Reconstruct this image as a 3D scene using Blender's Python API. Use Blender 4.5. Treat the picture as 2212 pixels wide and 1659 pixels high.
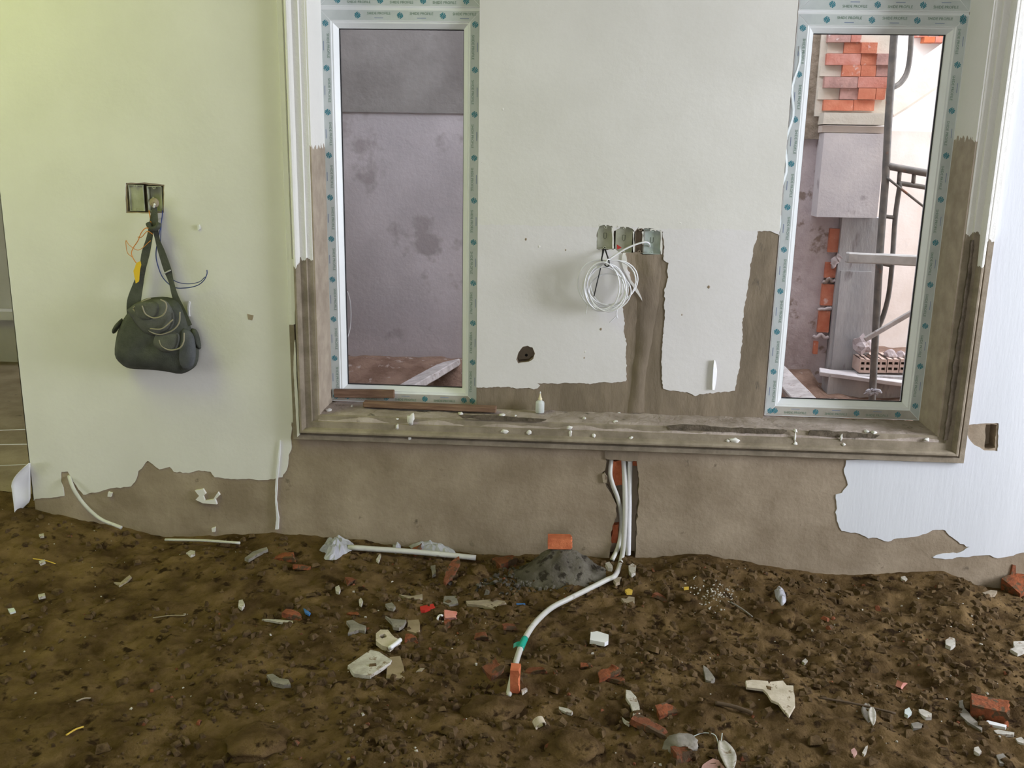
import bpy, bmesh, math, random
from mathutils import Vector, Matrix, noise
from mathutils.bvhtree import BVHTree

# ------------------------------------------------------------------ scene, camera, light
for o in list(bpy.data.objects): bpy.data.objects.remove(o)
sc = bpy.context.scene
COL = sc.collection
random.seed(7)

IW, IH, F = 2212.0, 1659.0, 2050.0
CAM = Vector((0.158, -3.558, 1.595))
PITCH, YAW, ROLL = 0.24183, 0.05935, 0.01792
fwd = Vector((-math.sin(YAW)*math.cos(PITCH), math.cos(YAW)*math.cos(PITCH), -math.sin(PITCH)))
rgt0 = Vector((math.cos(YAW), math.sin(YAW), 0)); up0 = rgt0.cross(fwd)
RGT = math.cos(ROLL)*rgt0 + math.sin(ROLL)*up0
UPV = -math.sin(ROLL)*rgt0 + math.cos(ROLL)*up0
cam = bpy.data.cameras.new('camera'); cam.sensor_width = 36; cam.lens = F/IW*36; cam.clip_start = .05
camo = bpy.data.objects.new('camera', cam); COL.objects.link(camo)
camo.matrix_world = Matrix(((RGT.x, UPV.x, -fwd.x, CAM.x), (RGT.y, UPV.y, -fwd.y, CAM.y), (RGT.z, UPV.z, -fwd.z, CAM.z), (0, 0, 0, 1)))
sc.camera = camo
sc.view_settings.view_transform = 'Standard'; sc.view_settings.look = 'None'
sc.view_settings.gamma = 1.0; sc.view_settings.use_curve_mapping = False
sc.view_settings.exposure = 0.12

world = bpy.data.worlds.new('overcast_sky'); sc.world = world; world.use_nodes = True
bg = world.node_tree.nodes['Background']; bg.inputs[0].default_value = (0.93, 0.96, 1.0, 1); bg.inputs[1].default_value = 5.2

def area(name, loc, target, sx, sy, power, color):
    l = bpy.data.lights.new(name, 'AREA'); l.shape = 'RECTANGLE'; l.size = sx; l.size_y = sy; l.energy = power; l.color = color
    o = bpy.data.objects.new(name, l); COL.objects.link(o); o.location = loc
    d = Vector(target)-Vector(loc); o.rotation_euler = d.to_track_quat('-Z', 'Y').to_euler(); return o
# daylight through the big opening in the right-hand wall
area('daylight_right_opening', (4.17, -1.35, 1.55), (0.0, -1.0, 1.3), 1.1, 1.6, 152, (0.86, 0.90, 1.0))
# added yellow-green lamp below the ceiling, tints the left side like a haze
area('added_left_tint', (-2.45, -1.45, 3.17), (-2.45, -1.15, 0.0), 1.3, 1.5, 31, (0.86, 1.0, 0.12))

# ------------------------------------------------------------------ pixel -> place measuring
def ray(x, y): return fwd + RGT*((x-IW/2)/F) - UPV*((y-IH/2)/F)
def at(x, y, Y):
    q = ray(x, y); return CAM + q*((Y-CAM.y)/q.y)
def atz(x, y, z):
    q = ray(x, y); return CAM + q*((z-CAM.z)/q.z)
def smooth(t): t = max(0., min(1., t)); return t*t*(3-2*t)
BASE = [at(x, y, 0) for x, y in ((-200, 1075), (60, 1098), (150, 1118), (280, 1140), (360, 1160), (600, 1152), (750, 1165), (1000, 1192), (1150, 1200), (1350, 1207), (1420, 1205), (1500, 1196), (1600, 1208), (1700, 1226), (1830, 1245), (1900, 1240), (2040, 1234), (2110, 1265), (2300, 1290))]
def hwall(x):
    if x <= BASE[0].x: return BASE[0].z
    for a, b in zip(BASE, BASE[1:]):
        if x <= b.x: return a.z+(b.z-a.z)*(x-a.x)/(b.x-a.x)
    return BASE[-1].z
def gz(x, y):
    v = Vector((x, y, 0))
    h = (hwall(x-.05)+hwall(x)+hwall(x+.05))/3*smooth(1-abs(min(y, 0))/.75)
    k = .45+.55*smooth(abs(min(y, 0))/.15)
    rid = math.sin((x*.55+y*1.0)*9+noise.noise(v*1.7)*3)
    h += (.022*noise.noise(v*1.6) + .008*rid*smooth((x+.3)/1.0) + .016*noise.noise(v*5.1) + (.013+.006*smooth(x))*noise.noise(v*13) + .010*noise.noise(v*29)+.006*noise.noise(v*61))*k
    return h
def G(x, y, up=0.):
    z = 0
    for _ in range(5):
        p = atz(x, y, z+up); z = gz(p.x, p.y)
    return Vector((p.x, p.y, z+up))

# ------------------------------------------------------------------ materials
MATS = {}
def mat(name, c1, c2=None, scale=8., rough=.85, bump=.15, bscale=60., detail=6., c3=None, c3scale=25., c3amt=.55, metal=0., stretch=None, spec=.3, trans=0.):
    m = bpy.data.materials.new(name); m.use_nodes = True; MATS[name] = m
    nt = m.node_tree; N = nt.nodes; L = nt.links; b = N['Principled BSDF']
    b.inputs['Roughness'].default_value = rough; b.inputs['Metallic'].default_value = metal
    b.inputs['Specular IOR Level'].default_value = spec
    if trans: b.inputs['Transmission Weight'].default_value = trans
    tc = N.new('ShaderNodeTexCoord'); src = tc.outputs['Object']
    if stretch:
        mp = N.new('ShaderNodeMapping'); mp.inputs['Scale'].default_value = stretch; L.new(src, mp.inputs[0]); src = mp.outputs[0]
    def nz(s, d=6., r=.6):
        n = N.new('ShaderNodeTexNoise'); n.inputs['Scale'].default_value = s; n.inputs['Detail'].default_value = d; n.inputs['Roughness'].default_value = r
        L.new(src, n.inputs['Vector']); return n
    if c2 is None: b.inputs['Base Color'].default_value = (*c1, 1); out = None
    else:
        n = nz(scale, detail); r = N.new('ShaderNodeValToRGB')
        r.color_ramp.elements[0].color = (*c1, 1); r.color_ramp.elements[1].color = (*c2, 1)
        r.color_ramp.elements[0].position = .36; r.color_ramp.elements[1].position = .66
        L.new(n.outputs[0], r.inputs[0]); out = r.outputs[0]
        if c3:
            n3 = nz(c3scale, 4.); r3 = N.new('ShaderNodeValToRGB')
            r3.color_ramp.elements[0].position = c3amt; r3.color_ramp.elements[1].position = min(1., c3amt+.08)
            L.new(n3.outputs[0], r3.inputs[0])
            mx = N.new('ShaderNodeMix'); mx.data_type = 'RGBA'; mx.inputs['B'].default_value = (*c3, 1)
            L.new(r3.outputs[0], mx.inputs['Factor']); L.new(out, mx.inputs['A']); out = mx.outputs['Result']
        L.new(out, b.inputs['Base Color'])
    if bump:
        n = nz(bscale, 5.); bp = N.new('ShaderNodeBump'); bp.inputs['Strength'].default_value = bump; bp.inputs['Distance'].default_value = .01
        L.new(n.outputs[0], bp.inputs['Height']); L.new(bp.outputs[0], b.inputs['Normal'])
    return m
def paint_mat(name, paint, bare1, bare2, edge=.03):
    """bare cement that carries white paint where the 'paint' height attribute (metres past the brush line) is positive"""
    m = mat(name, bare1, bare2, scale=14, rough=.85, bump=.25, bscale=45)
    nt = m.node_tree; N = nt.nodes; L = nt.links; b = N['Principled BSDF']
    base = b.inputs['Base Color'].links[0].from_socket
    a = N.new('ShaderNodeAttribute'); a.attribute_name = 'paint'
    tc = N.new('ShaderNodeTexCoord'); mp = N.new('ShaderNodeMapping'); mp.inputs['Scale'].default_value = (1, 1, .22); L.new(tc.outputs['Object'], mp.inputs[0])
    n = N.new('ShaderNodeTexNoise'); n.inputs['Scale'].default_value = 55; n.inputs['Detail'].default_value = 5; L.new(mp.outputs[0], n.inputs['Vector'])
    s = N.new('ShaderNodeMath'); s.operation = 'MULTIPLY_ADD'; L.new(n.outputs[0], s.inputs[0]); s.inputs[1].default_value = edge*2.5
    L.new(a.outputs['Fac'], s.inputs[2])
    g = N.new('ShaderNodeMath'); g.operation = 'GREATER_THAN'; L.new(s.outputs[0], g.inputs[0]); g.inputs[1].default_value = edge*1.25
    mx = N.new('ShaderNodeMix'); mx.data_type = 'RGBA'; mx.inputs['B'].default_value = (*paint, 1)
    L.new(g.outputs[0], mx.inputs['Factor']); L.new(base, mx.inputs['A']); L.new(mx.outputs['Result'], b.inputs['Base Color'])
    return m
mat('skim', (.66, .645, .60), (.71, .695, .655), scale=3, rough=.7, bump=.10, bscale=35, c3=(.45, .40, .33), c3scale=38, c3amt=.745)
mat('skim_right', (.61, .625, .66), (.67, .685, .72), scale=3, rough=.65, bump=.09, bscale=70, c3=(.56, .55, .54), c3scale=30, c3amt=.74, stretch=(1, 1, .14))  # copy of the skim tinted bluish to imitate daylight on it
mat('cement', (.235, .182, .125), (.36, .290, .212), scale=4, rough=.9, bump=.28, bscale=45, c3=(.13, .10, .07), c3scale=13, c3amt=.66)
mat('cement_fresh', (.17, .135, .095), (.27, .215, .155), scale=9, rough=.9, bump=.35, bscale=40, stretch=(1, 1, .35), c3=(.10, .085, .065), c3scale=22, c3amt=.68)
mat('cement_sill', (.28, .23, .19), (.46, .39, .35), scale=7, rough=.9, bump=.5, bscale=60, c3=(.13, .11, .085), c3scale=17, c3amt=.63)
paint_mat('trim_paint', (.73, .72, .68), (.20, .165, .118), (.31, .26, .195))
paint_mat('reveal_paint', (.80, .79, .75), (.33, .27, .21), (.44, .37, .29))
mat('dirt', (.050, .030, .012), (.150, .097, .044), scale=7, rough=.95, bump=1., bscale=38, detail=12, c3=(.026, .015, .007), c3scale=15, c3amt=.58, spec=.05)
mat('soil_clod', (.045, .028, .013), (.135, .089, .045), scale=30, rough=.95, bump=.5, bscale=80, spec=.1)
mat('mortar', (.070, .060, .046), (.15, .135, .11), scale=9, rough=.95, bump=.8, bscale=60, c3=(.03, .024, .017), c3scale=24, c3amt=.53)
mat('brick', (.42, .105, .045), (.60, .185, .08), scale=16, rough=.85, bump=.35, bscale=80, c3=(.33, .22, .17), c3scale=20, c3amt=.68)
mat('brick_rubble', (.15, .055, .028), (.36, .105, .045), scale=24, rough=.95, bump=.6, bscale=80, c3=(.10, .065, .038), c3scale=30, c3amt=.50, spec=.1)
mat('brick_dirty', (.13, .052, .028), (.25, .085, .042), scale=20, rough=.95, bump=.6, bscale=80, c3=(.085, .056, .033), c3scale=24, c3amt=.48, spec=.1)
mat('brick_ext', (.50, .150, .085), (.62, .24, .15), scale=16, rough=.85, bump=.35, bscale=80, c3=(.66, .46, .42), c3scale=18, c3amt=.63)
mat('brick_pink', (.50, .17, .12), (.62, .30, .25), scale=12, rough=.85, bump=.35, bscale=80, c3=(.75, .66, .62), c3scale=18, c3amt=.66)
mat('brick_scuffed', (.36, .21, .19), (.58, .34, .30), scale=17, rough=.85, bump=.35, bscale=60, c3=(.78, .72, .72), c3scale=15, c3amt=.60)
mat('white_chip', (.33, .30, .25), (.55, .52, .47), scale=25, rough=.8, bump=.2, c3=(.22, .165, .11), c3scale=40, c3amt=.58)
mat('beige_chip', (.23, .185, .13), (.36, .30, .215), scale=18, rough=.85, bump=.25, c3=(.17, .12, .08), c3scale=26, c3amt=.6)
mat('grey_chip', (.15, .135, .11), (.27, .245, .21), scale=18, rough=.85, bump=.3, c3=(.12, .10, .075), c3scale=20, c3amt=.6)
mat('cardboard', (.40, .34, .25), (.58, .51, .41), scale=20, rough=.85, bump=.25, c3=(.20, .15, .09), c3scale=38, c3amt=.62)
mat('brown_card', (.22, .165, .10), (.30, .23, .15), scale=12, rough=.85, bump=.15)
mat('blue_plastic', (.05, .16, .42), rough=.4, bump=0)
mat('yellow_plastic', (.55, .36, .05), (.65, .45, .08), scale=30, rough=.5, bump=0)
mat('red_plastic', (.45, .03, .02), rough=.5, bump=0)
mat('green_tape', (.01, .27, .20), (.015, .34, .25), scale=60, rough=.35, bump=.05)
mat('pvc', (.47, .46, .43), (.56, .55, .52), scale=9, rough=.45, bump=.03, c3=(.32, .29, .24), c3scale=16, c3amt=.66, spec=.5)
mat('pvc_white', (.70, .70, .71), (.78, .78, .79), scale=9, rough=.35, bump=.03, spec=.5)
mat('plastic_bag', (.42, .42, .46), (.60, .60, .66), scale=14, rough=.35, bump=.4, bscale=35, spec=.5).node_tree.nodes['Principled BSDF'].inputs['Alpha'].default_value = .6
mat('frame', (.73, .755, .755), (.78, .80, .80), scale=5, rough=.35, bump=.02, spec=.5)
mat('film', (.50, .545, .535), (.57, .61, .60), scale=13, rough=.28, bump=.06, bscale=30, spec=.5)
mat('film_dusty', (.36, .335, .29), (.46, .44, .40), scale=11, rough=.6, bump=.1, bscale=30)
mat('print_teal', (.015, .20, .26), bump=0, rough=.5)
mat('print_green', (.12, .22, .15), bump=0, rough=.5)
mat('print_blue', (.22, .27, .40), bump=0, rough=.5)
mat('gasket', (.02, .02, .022), bump=0, rough=.6)
mat('box_plastic', (.33, .335, .25), (.42, .42, .33), scale=20, rough=.7, bump=.1)
mat('box_blue', (.38, .44, .40), (.45, .50, .46), scale=20, rough=.7, bump=.1)
mat('box_mark', (.10, .11, .085), bump=0)
mat('cable_white', (.74, .74, .75), bump=0, rough=.4, spec=.5)
mat('cable_black', (.02, .02, .022), bump=0, rough=.5)
mat('wire_blue', (.035, .06, .20), bump=0, rough=.5)
mat('wire_orange', (.62, .22, .03), bump=0, rough=.5)
mat('tape_yellow', (.72, .47, .03), bump=0, rough=.5)
mat('bag_cloth', (.050, .054, .044), (.080, .085, .070), scale=22, rough=.85, bump=.35, bscale=180)
mat('bag_flap', (.085, .088, .075), (.12, .122, .105), scale=18, rough=.8, bump=.35, bscale=150)
mat('bag_side', (.075, .08, .085), (.10, .105, .11), scale=18, rough=.75, bump=.25, bscale=150)
mat('bag_piping', (.30, .27, .20), bump=0, rough=.7)
mat('wood', (.15, .085, .055), (.26, .16, .105), scale=9, rough=.8, bump=.3, stretch=(1, 12, 12))
mat('plank_pale', (.40, .37, .36), (.62, .58, .58), scale=6, rough=.85, bump=.3, stretch=(2, 2, 2), c3=(.30, .25, .22), c3scale=14, c3amt=.6)
mat('bottle', (.74, .78, .76), bump=0, rough=.35, trans=.35)
mat('bottle_cap', (.70, .62, .42), bump=0, rough=.4)
mat('ext_plaster', (.50, .47, .50), (.64, .60, .64), scale=2.2, rough=.9, bump=.2, bscale=40, c3=(.41, .375, .39), c3scale=4, c3amt=.58)
mat('ext_plaster_shade', (.20, .185, .18), (.30, .285, .28), scale=3, rough=.9, bump=.2, bscale=40)  # yard plaster darkened to imitate shade from a beam
mat('ext_rough', (.40, .33, .33), (.56, .49, .50), scale=6, rough=.95, bump=.6, bscale=30, c3=(.27, .21, .18), c3scale=11, c3amt=.58)
mat('ext_pier', (.36, .36, .37), (.52, .50, .50), scale=7, rough=.95, bump=.5, bscale=40, stretch=(1, 1, .3), c3=(.24, .22, .22), c3scale=9, c3amt=.6)
mat('ext_cream', (.66, .58, .52), (.76, .69, .64), scale=4, rough=.9, bump=.15, c3=(.55, .50, .48), c3scale=6, c3amt=.66)
mat('ext_block', (.56, .53, .55), (.70, .66, .66), scale=4, rough=.9, bump=.2, c3=(.40, .36, .37), c3scale=7, c3amt=.64)
mat('ext_white', (.88, .87, .86), (.92, .91, .90), scale=3, rough=.9, bump=.05)
mat('ext_beige', (.62, .57, .49), (.70, .66, .58), scale=8, rough=.9, bump=.2)
mat('ext_soil', (.15, .09, .065), (.26, .17, .13), scale=9, rough=.95, bump=.8, c3=(.36, .30, .28), c3scale=20, c3amt=.6)
mat('ext_crust', (.19, .15, .11), (.36, .30, .24), scale=16, rough=.95, bump=.8, bscale=30)
mat('steel', (.14, .135, .13), (.24, .22, .20), scale=20, rough=.55, bump=.1, c3=(.30, .13, .08), c3scale=12, c3amt=.66, metal=.2)
mat('steel_light', (.42, .41, .40), (.55, .54, .53), scale=14, rough=.5, bump=.1, c3=(.28, .20, .16), c3scale=12, c3amt=.66)
mat('plain_wall', (.55, .53, .48), (.62, .60, .55), scale=3, rough=.9, bump=.1)
mat('ceiling_mat', (.42, .40, .37), (.50, .48, .45), scale=3, rough=.9, bump=.1)
mat('twig', (.09, .06, .035), bump=0)
mat('hollow_brick', (.52, .38, .32), (.66, .50, .44), scale=20, rough=.9, bump=.3)
mat('void_shade', (.02, .018, .016), bump=0)  # near-black colour imitating shade inside holes
mat('added_sheet', (.55, .70, .10), bump=.1, rough=.4, trans=.5)  # for the made-up sheet over the left tint lamp
mat('moss', (.05, .055, .02), (.10, .10, .04), scale=40, rough=.95, bump=.5)
def two_coat(name, z, low):
    """skim whose lower coat, below a trowel line, is a cooler white"""
    m = mat(name, (.66, .645, .60), (.71, .695, .655), scale=3, rough=.7, bump=.10, bscale=35, c3=(.45, .40, .33), c3scale=38, c3amt=.745)
    nt = m.node_tree; N = nt.nodes; L = nt.links; b = N['Principled BSDF']; base = b.inputs['Base Color'].links[0].from_socket
    tc = N.new('ShaderNodeTexCoord'); sx = N.new('ShaderNodeSeparateXYZ'); L.new(tc.outputs['Object'], sx.inputs[0])
    n = N.new('ShaderNodeTexNoise'); n.inputs['Scale'].default_value = 30; L.new(tc.outputs['Object'], n.inputs['Vector'])
    a = N.new('ShaderNodeMath'); a.operation = 'MULTIPLY_ADD'; L.new(n.outputs[0], a.inputs[0]); a.inputs[1].default_value = .02; L.new(sx.outputs['Z'], a.inputs[2])
    g = N.new('ShaderNodeMath'); g.operation = 'LESS_THAN'; L.new(a.outputs[0], g.inputs[0]); g.inputs[1].default_value = z
    mx = N.new('ShaderNodeMix'); mx.data_type = 'RGBA'; mx.blend_type = 'MULTIPLY'; mx.inputs['B'].default_value = (*low, 1); L.new(g.outputs[0], mx.inputs['Factor']); L.new(base, mx.inputs['A']); L.new(mx.outputs['Result'], b.inputs['Base Color'])
two_coat('skim_middle', at(1360, 486, .17).z, (1.0, .992, 1.045))
def glass_mat():
    m = bpy.data.materials.new('glass'); m.use_nodes = True; MATS['glass'] = m
    nt = m.node_tree; N = nt.nodes; N.remove(N['Principled BSDF']); o = N['Material Output']
    t = N.new('ShaderNodeBsdfTransparent'); t.inputs[0].default_value = (.95, .95, .965, 1)
    g = N.new('ShaderNodeBsdfGlossy'); g.inputs['Roughness'].default_value = .03
    f = N.new('ShaderNodeFresnel'); f.inputs[0].default_value = 1.35; mx = N.new('ShaderNodeMixShader')
    nt.links.new(f.outputs[0], mx.inputs[0]); nt.links.new(t.outputs[0], mx.inputs[1]); nt.links.new(g.outputs[0], mx.inputs[2]); nt.links.new(mx.outputs[0], o.inputs[0])
glass_mat()

# ------------------------------------------------------------------ building helpers
def link(name, me, m, parent=None, label=None, cat=None, group=None, kind=None, smooth_=False):
    o = bpy.data.objects.new(name, me); COL.objects.link(o)
    if m and not me.materials: me.materials.append(MATS[m])
    if smooth_:
        for p in me.polygons: p.use_smooth = True
    if parent is not None: o.parent = parent
    tag(o, label, cat, group, kind); return o
def tag(o, label=None, cat=None, group=None, kind=None):
    if label: o['label'] = label
    if cat: o['category'] = cat
    if group: o['group'] = group
    if kind: o['kind'] = kind
    return o
def empty(name, loc=(0, 0, 0), label=None, cat=None, group=None, kind=None):
    o = bpy.data.objects.new(name, None); COL.objects.link(o); o.location = loc; o.empty_display_size = .05
    return tag(o, label, cat, group, kind)
def recentre(o):
    """put the origin of a top-level mesh at the middle of its underside (mesh in world coordinates so far)"""
    me = o.data; vs = [v.co for v in me.vertices]
    c = Vector(((min(v.x for v in vs)+max(v.x for v in vs))/2, (min(v.y for v in vs)+max(v.y for v in vs))/2, min(v.z for v in vs)))
    me.transform(Matrix.Translation(-c)); o.location = c; return o
class MB:
    def __init__(s): s.v = []; s.f = []
    def add(s, vs, fs):
        n = len(s.v); s.v += [Vector(v) for v in vs]; s.f += [tuple(i+n for i in f) for f in fs]; return s
    def box(s, lo, hi, M=None):
        x0, y0, z0 = lo; x1, y1, z1 = hi
        vs = [Vector(p) for p in ((x0, y0, z0), (x1, y0, z0), (x1, y1, z0), (x0, y1, z0), (x0, y0, z1), (x1, y0, z1), (x1, y1, z1), (x0, y1, z1))]
        if M: vs = [M @ v for v in vs]
        return s.add(vs, ((3, 2, 1, 0), (4, 5, 6, 7), (0, 1, 5, 4), (1, 2, 6, 5), (2, 3, 7, 6), (3, 0, 4, 7)))
    def tube(s, pts, r, n=8, cap=True, flat=None):
        pts = [Vector(p) for p in pts]; m = len(pts); rings = []
        t0 = (pts[1]-pts[0]).normalized(); ref = Vector((0, 0, 1)) if abs(t0.z) < .9 else Vector((0, 1, 0))
        u = t0.cross(ref).normalized(); vs = []
        for i, p in enumerate(pts):
            t = (pts[min(i+1, m-1)]-pts[max(i-1, 0)]).normalized()
            u = (u-t*u.dot(t)); u = u.normalized() if u.length > 1e-6 else t.orthogonal().normalized()
            w = t.cross(u); rr = r[i] if isinstance(r, (list, tuple)) else r
            for k in range(n):
                a = 2*math.pi*k/n; vs.append(p+u*(rr*math.cos(a))+w*(rr*math.sin(a)))
        fs = [(i*n+k, i*n+(k+1) % n, (i+1)*n+(k+1) % n, (i+1)*n+k) for i in range(m-1) for k in range(n)]
        if cap: fs += [tuple(range(n))[::-1], tuple(range((m-1)*n, m*n))]
        return s.add(vs, fs)
    def lathe(s, prof, c=(0, 0, 0), n=20):
        c = Vector(c); vs = []; m = len(prof)
        for r, z in prof:
            for k in range(n):
                a = 2*math.pi*k/n; vs.append(c+Vector((r*math.cos(a), r*math.sin(a), z)))
        fs = [(i*n+k, i*n+(k+1) % n, (i+1)*n+(k+1) % n, (i+1)*n+k) for i in range(m-1) for k in range(n)]
        fs += [tuple(range(n))[::-1], tuple(range((m-1)*n, m*n))]
        return s.add(vs, fs)
    def mesh(s, name='m'):
        me = bpy.data.meshes.new(name); me.from_pydata([tuple(v) for v in s.v], [], s.f); me.update(); return me
    def build(s, name, m, parent=None, **k): return link(name, s.mesh(name), m, parent, **k)
def spline(pts, n=8):
    P = [Vector(p) for p in pts]; P = [P[0]*2-P[1]]+P+[P[-1]*2-P[-2]]; out = []
    for i in range(1, len(P)-2):
        a, b, c, d = P[i-1:i+3]
        for k in range(n):
            t = k/n; out.append(.5*((2*b)+(c-a)*t+(2*a-5*b+4*c-d)*t*t+(3*b-a-3*c+d)*t**3))
    out.append(P[-2]); return out
def jag(poly, amp=.003, step=.012, seed=0, closed=True):
    rnd = random.Random(seed); out = []; n = len(poly)
    for i in range(n if closed else n-1):
        a = Vector(poly[i]); b = Vector(poly[(i+1) % n]); L = (b-a).length; k = max(1, int(L/step)); nrm = Vector((-(b-a).y, (b-a).x)).normalized() if L > 1e-9 else Vector((0, 0))
        for j in range(k):
            t = j/k; p = a.lerp(b, t); q = Vector((p.x, p.y, seed))
            d = amp*(1.6*noise.noise(q*22)+1.0*noise.noise(q*70))+(rnd.random()-.5)*amp*.7
            out.append(p+nrm*d)
    return out
def plate(outer, y0, y1, holes=(), name='plate'):
    """a slab in the x-z plane between depths y0 (front) and y1, with holes"""
    bm = bmesh.new(); es = []
    for loop in [outer]+list(holes):
        vs = [bm.verts.new((p[0], y0, p[1])) for p in loop]
        es += [bm.edges.new((vs[i], vs[(i+1) % len(vs)])) for i in range(len(vs))]
    bmesh.ops.triangle_fill(bm, use_beauty=True, use_dissolve=False, edges=es)
    r = bmesh.ops.extrude_face_region(bm, geom=bm.faces[:])
    for v in [g for g in r['geom'] if isinstance(g, bmesh.types.BMVert)]: v.co.y = y1
    bmesh.ops.recalc_face_normals(bm, faces=bm.faces[:])
    me = bpy.data.meshes.new(name); bm.to_mesh(me); bm.free(); return me
def px(pts, Y, s=1., ox=0, oy=0):
    """picture points measured on the upright plane at depth Y -> (x, z)"""
    return [(p.x, p.z) for p in (at(ox+x/s, oy+y/s, Y) for x, y in pts)]
def rect(x0, z0, x1, z1): return [(x0, z0), (x1, z0), (x1, z1), (x0, z1)]

# ------------------------------------------------------------------ structure: floor, walls, ceiling
XC, XR = -2.02, 4.2               # outer corner of the window wall, right-hand wall
OX0, OX1, SILL, OTOP = -0.815, 1.575, 0.567, 2.95
def axis(lo, a, b, hi, fine, coarse):
    r = []; x = lo
    while x < a: r.append(x); x += coarse
    x = a
    while x < b: r.append(x); x += fine
    x = b
    while x <= hi+1e-6: r.append(x); x += coarse
    return r
xs = axis(-4.6, -2.45, 2.35, 4.5, .0125, .12); ys = axis(-6.0, -2.15, 0.03, .2, .0125, .12)
vs = [(x, y, gz(x, y)) for y in ys for x in xs]; nx = len(xs)
fs = [(j*nx+i, j*nx+i+1, (j+1)*nx+i+1, (j+1)*nx+i) for j in range(len(ys)-1) for i in range(nx-1)]
me = bpy.data.meshes.new('floor'); me.from_pydata(vs, [], fs); me.update()
link('floor', me, 'dirt', kind='structure', label='bare brown dirt floor strewn with rubble', smooth_=True)

lbox = px([(275, 398), (312, 397), (353, 402), (352, 457), (315, 458), (276, 457)], 0)
rpock = px([(2130, 917), (2154, 918), (2150, 968), (2128, 970)], 0)
chase = px([(1308, 990), (1345, 994), (1376, 995), (1381, 1050), (1378, 1110), (1374, 1160), (1373, 1215), (1316, 1215), (1320, 1150), (1333, 1110), (1328, 1085), (1318, 1062), (1304, 1040), (1302, 1022), (1310, 1010)], 0)
opening = rect(OX0, SILL-.03, OX1, OTOP)
core = plate(rect(XC, -.25, XR, 3.2), .055, .27, [rect(OX0, SILL-.03, OX1, OTOP)], 'wall_back')
wall = link('wall_back', core, 'cement', kind='structure', label='window wall of brown cement render with patchy white skim')
coat = plate(rect(XC, -.25, XR, 3.2), 0, .055, [opening, jag(lbox, .0015, .01, 3), jag(rpock, .003, .01, 4), jag(chase, .004, .012, 5)], 'render_coat')
link('render_coat', coat, 'cement', wall)
# white skim, left of the window
c2 = [(1992, 350), (1990, 440), (1985, 540), (1960, 660), (1930, 735), (1870, 745), (1790, 750), (1700, 740), (1640, 745), (1560, 735), (1465, 730), (1440, 690), (1340, 680), (1290, 700), (1190, 690), (1160, 655), (1090, 675), (1040, 640), (1010, 615), (985, 650), (950, 690), (930, 740), (895, 790), (800, 800), (690, 820), (570, 850), (520, 790), (480, 720), (465, 690), (420, 692), (425, 760), (440, 855), (390, 865), (250, 875), (205, 885)]
pl = px(c2, 0, 3.16, 0, 800)
left = jag(pl, .0035, .012, 11, closed=False)+[(XC, pl[-1][1])]+[(XC, 3.2), (OX0-.085, 3.2), (OX0-.085, SILL-.06)]
lb = jag(px([(272, 395), (312, 394), (356, 399), (355, 460), (315, 461), (273, 460)], 0), .0015, .01, 13)
link('skim_coat', plate(left, -.003, 0, [lb], 'skim_left'), 'skim', wall, label='white skim coat left of the window with a torn lower edge')
c3 = [(650, 345), (640, 440), (660, 540), (620, 610), (565, 620), (580, 700), (570, 760), (590, 850), (620, 900), (690, 925), (760, 930), (830, 965), (900, 960), (960, 990), (1060, 970), (1200, 955), (1290, 935), (1340, 905), (1450, 900), (1500, 960), (1560, 1010), (1640, 1040), (1560, 1075), (1420, 1090), (1345, 1115), (1360, 1125), (1500, 1130), (1600, 1115), (1700, 1105), (1800, 1100), (1860, 1125), (1960, 1110), (2060, 1080), (2200, 1070), (2600, 1060)]
pr = px(c3, 0, 3.687, 1650, 900)
right = jag(pr, .0035, .012, 12, closed=False)+[(pr[-1][0], pr[-1][1]), (XR, pr[-1][1]), (XR, 3.2), (OX1+.085, 3.2), (OX1+.085, SILL-.075)]
rp = jag(px([(2085, 918), (2128, 914), (2158, 914), (2154, 974), (2126, 972), (2105, 962), (2090, 945)], 0), .002, .01, 14)
link('skim_coat', plate(right, -.003, 0, [rp], 'skim_right'), 'skim_right', wall, label='white brushed skim coat right of the window, bluish daylight painted in')

# recess lining: jamb faces, paint line stored in metres along the height
def paint_mesh(verts, faces, vals, name):
    me = bpy.data.meshes.new(name); me.from_pydata(verts, [], faces); me.update()
    a = me.attributes.new('paint', 'FLOAT', 'POINT')
    for i, v in enumerate(vals): a.data[i].value = v
    return me
def jamb(name, x, side, zp, label):
    t = .012*side
    vs = []; vals = []
    for z in (SILL-.02, OTOP):
        for dx, y in ((0, -.002), (0, .2), (t, .2), (t, -.002)):
            vs.append((x+dx, y, z)); vals.append(z-zp)
    fs = [(0, 1, 5, 4), (1, 2, 6, 5), (2, 3, 7, 6), (3, 0, 4, 7), (0, 3, 2, 1), (4, 5, 6, 7)]
    return link(name, paint_mesh(vs, fs, vals, name), 'reveal_paint', wall, label=label)
ZL = at(690, 318, .1).z; ZR = at(2075, 300, .1).z
jamb('jamb_lining', OX0+.003, -1, ZL, 'left jamb face, white above and bare cement below')
jamb('jamb_lining', OX1-.003, 1, ZR, 'right jamb face, white above and bare cement below')
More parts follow.
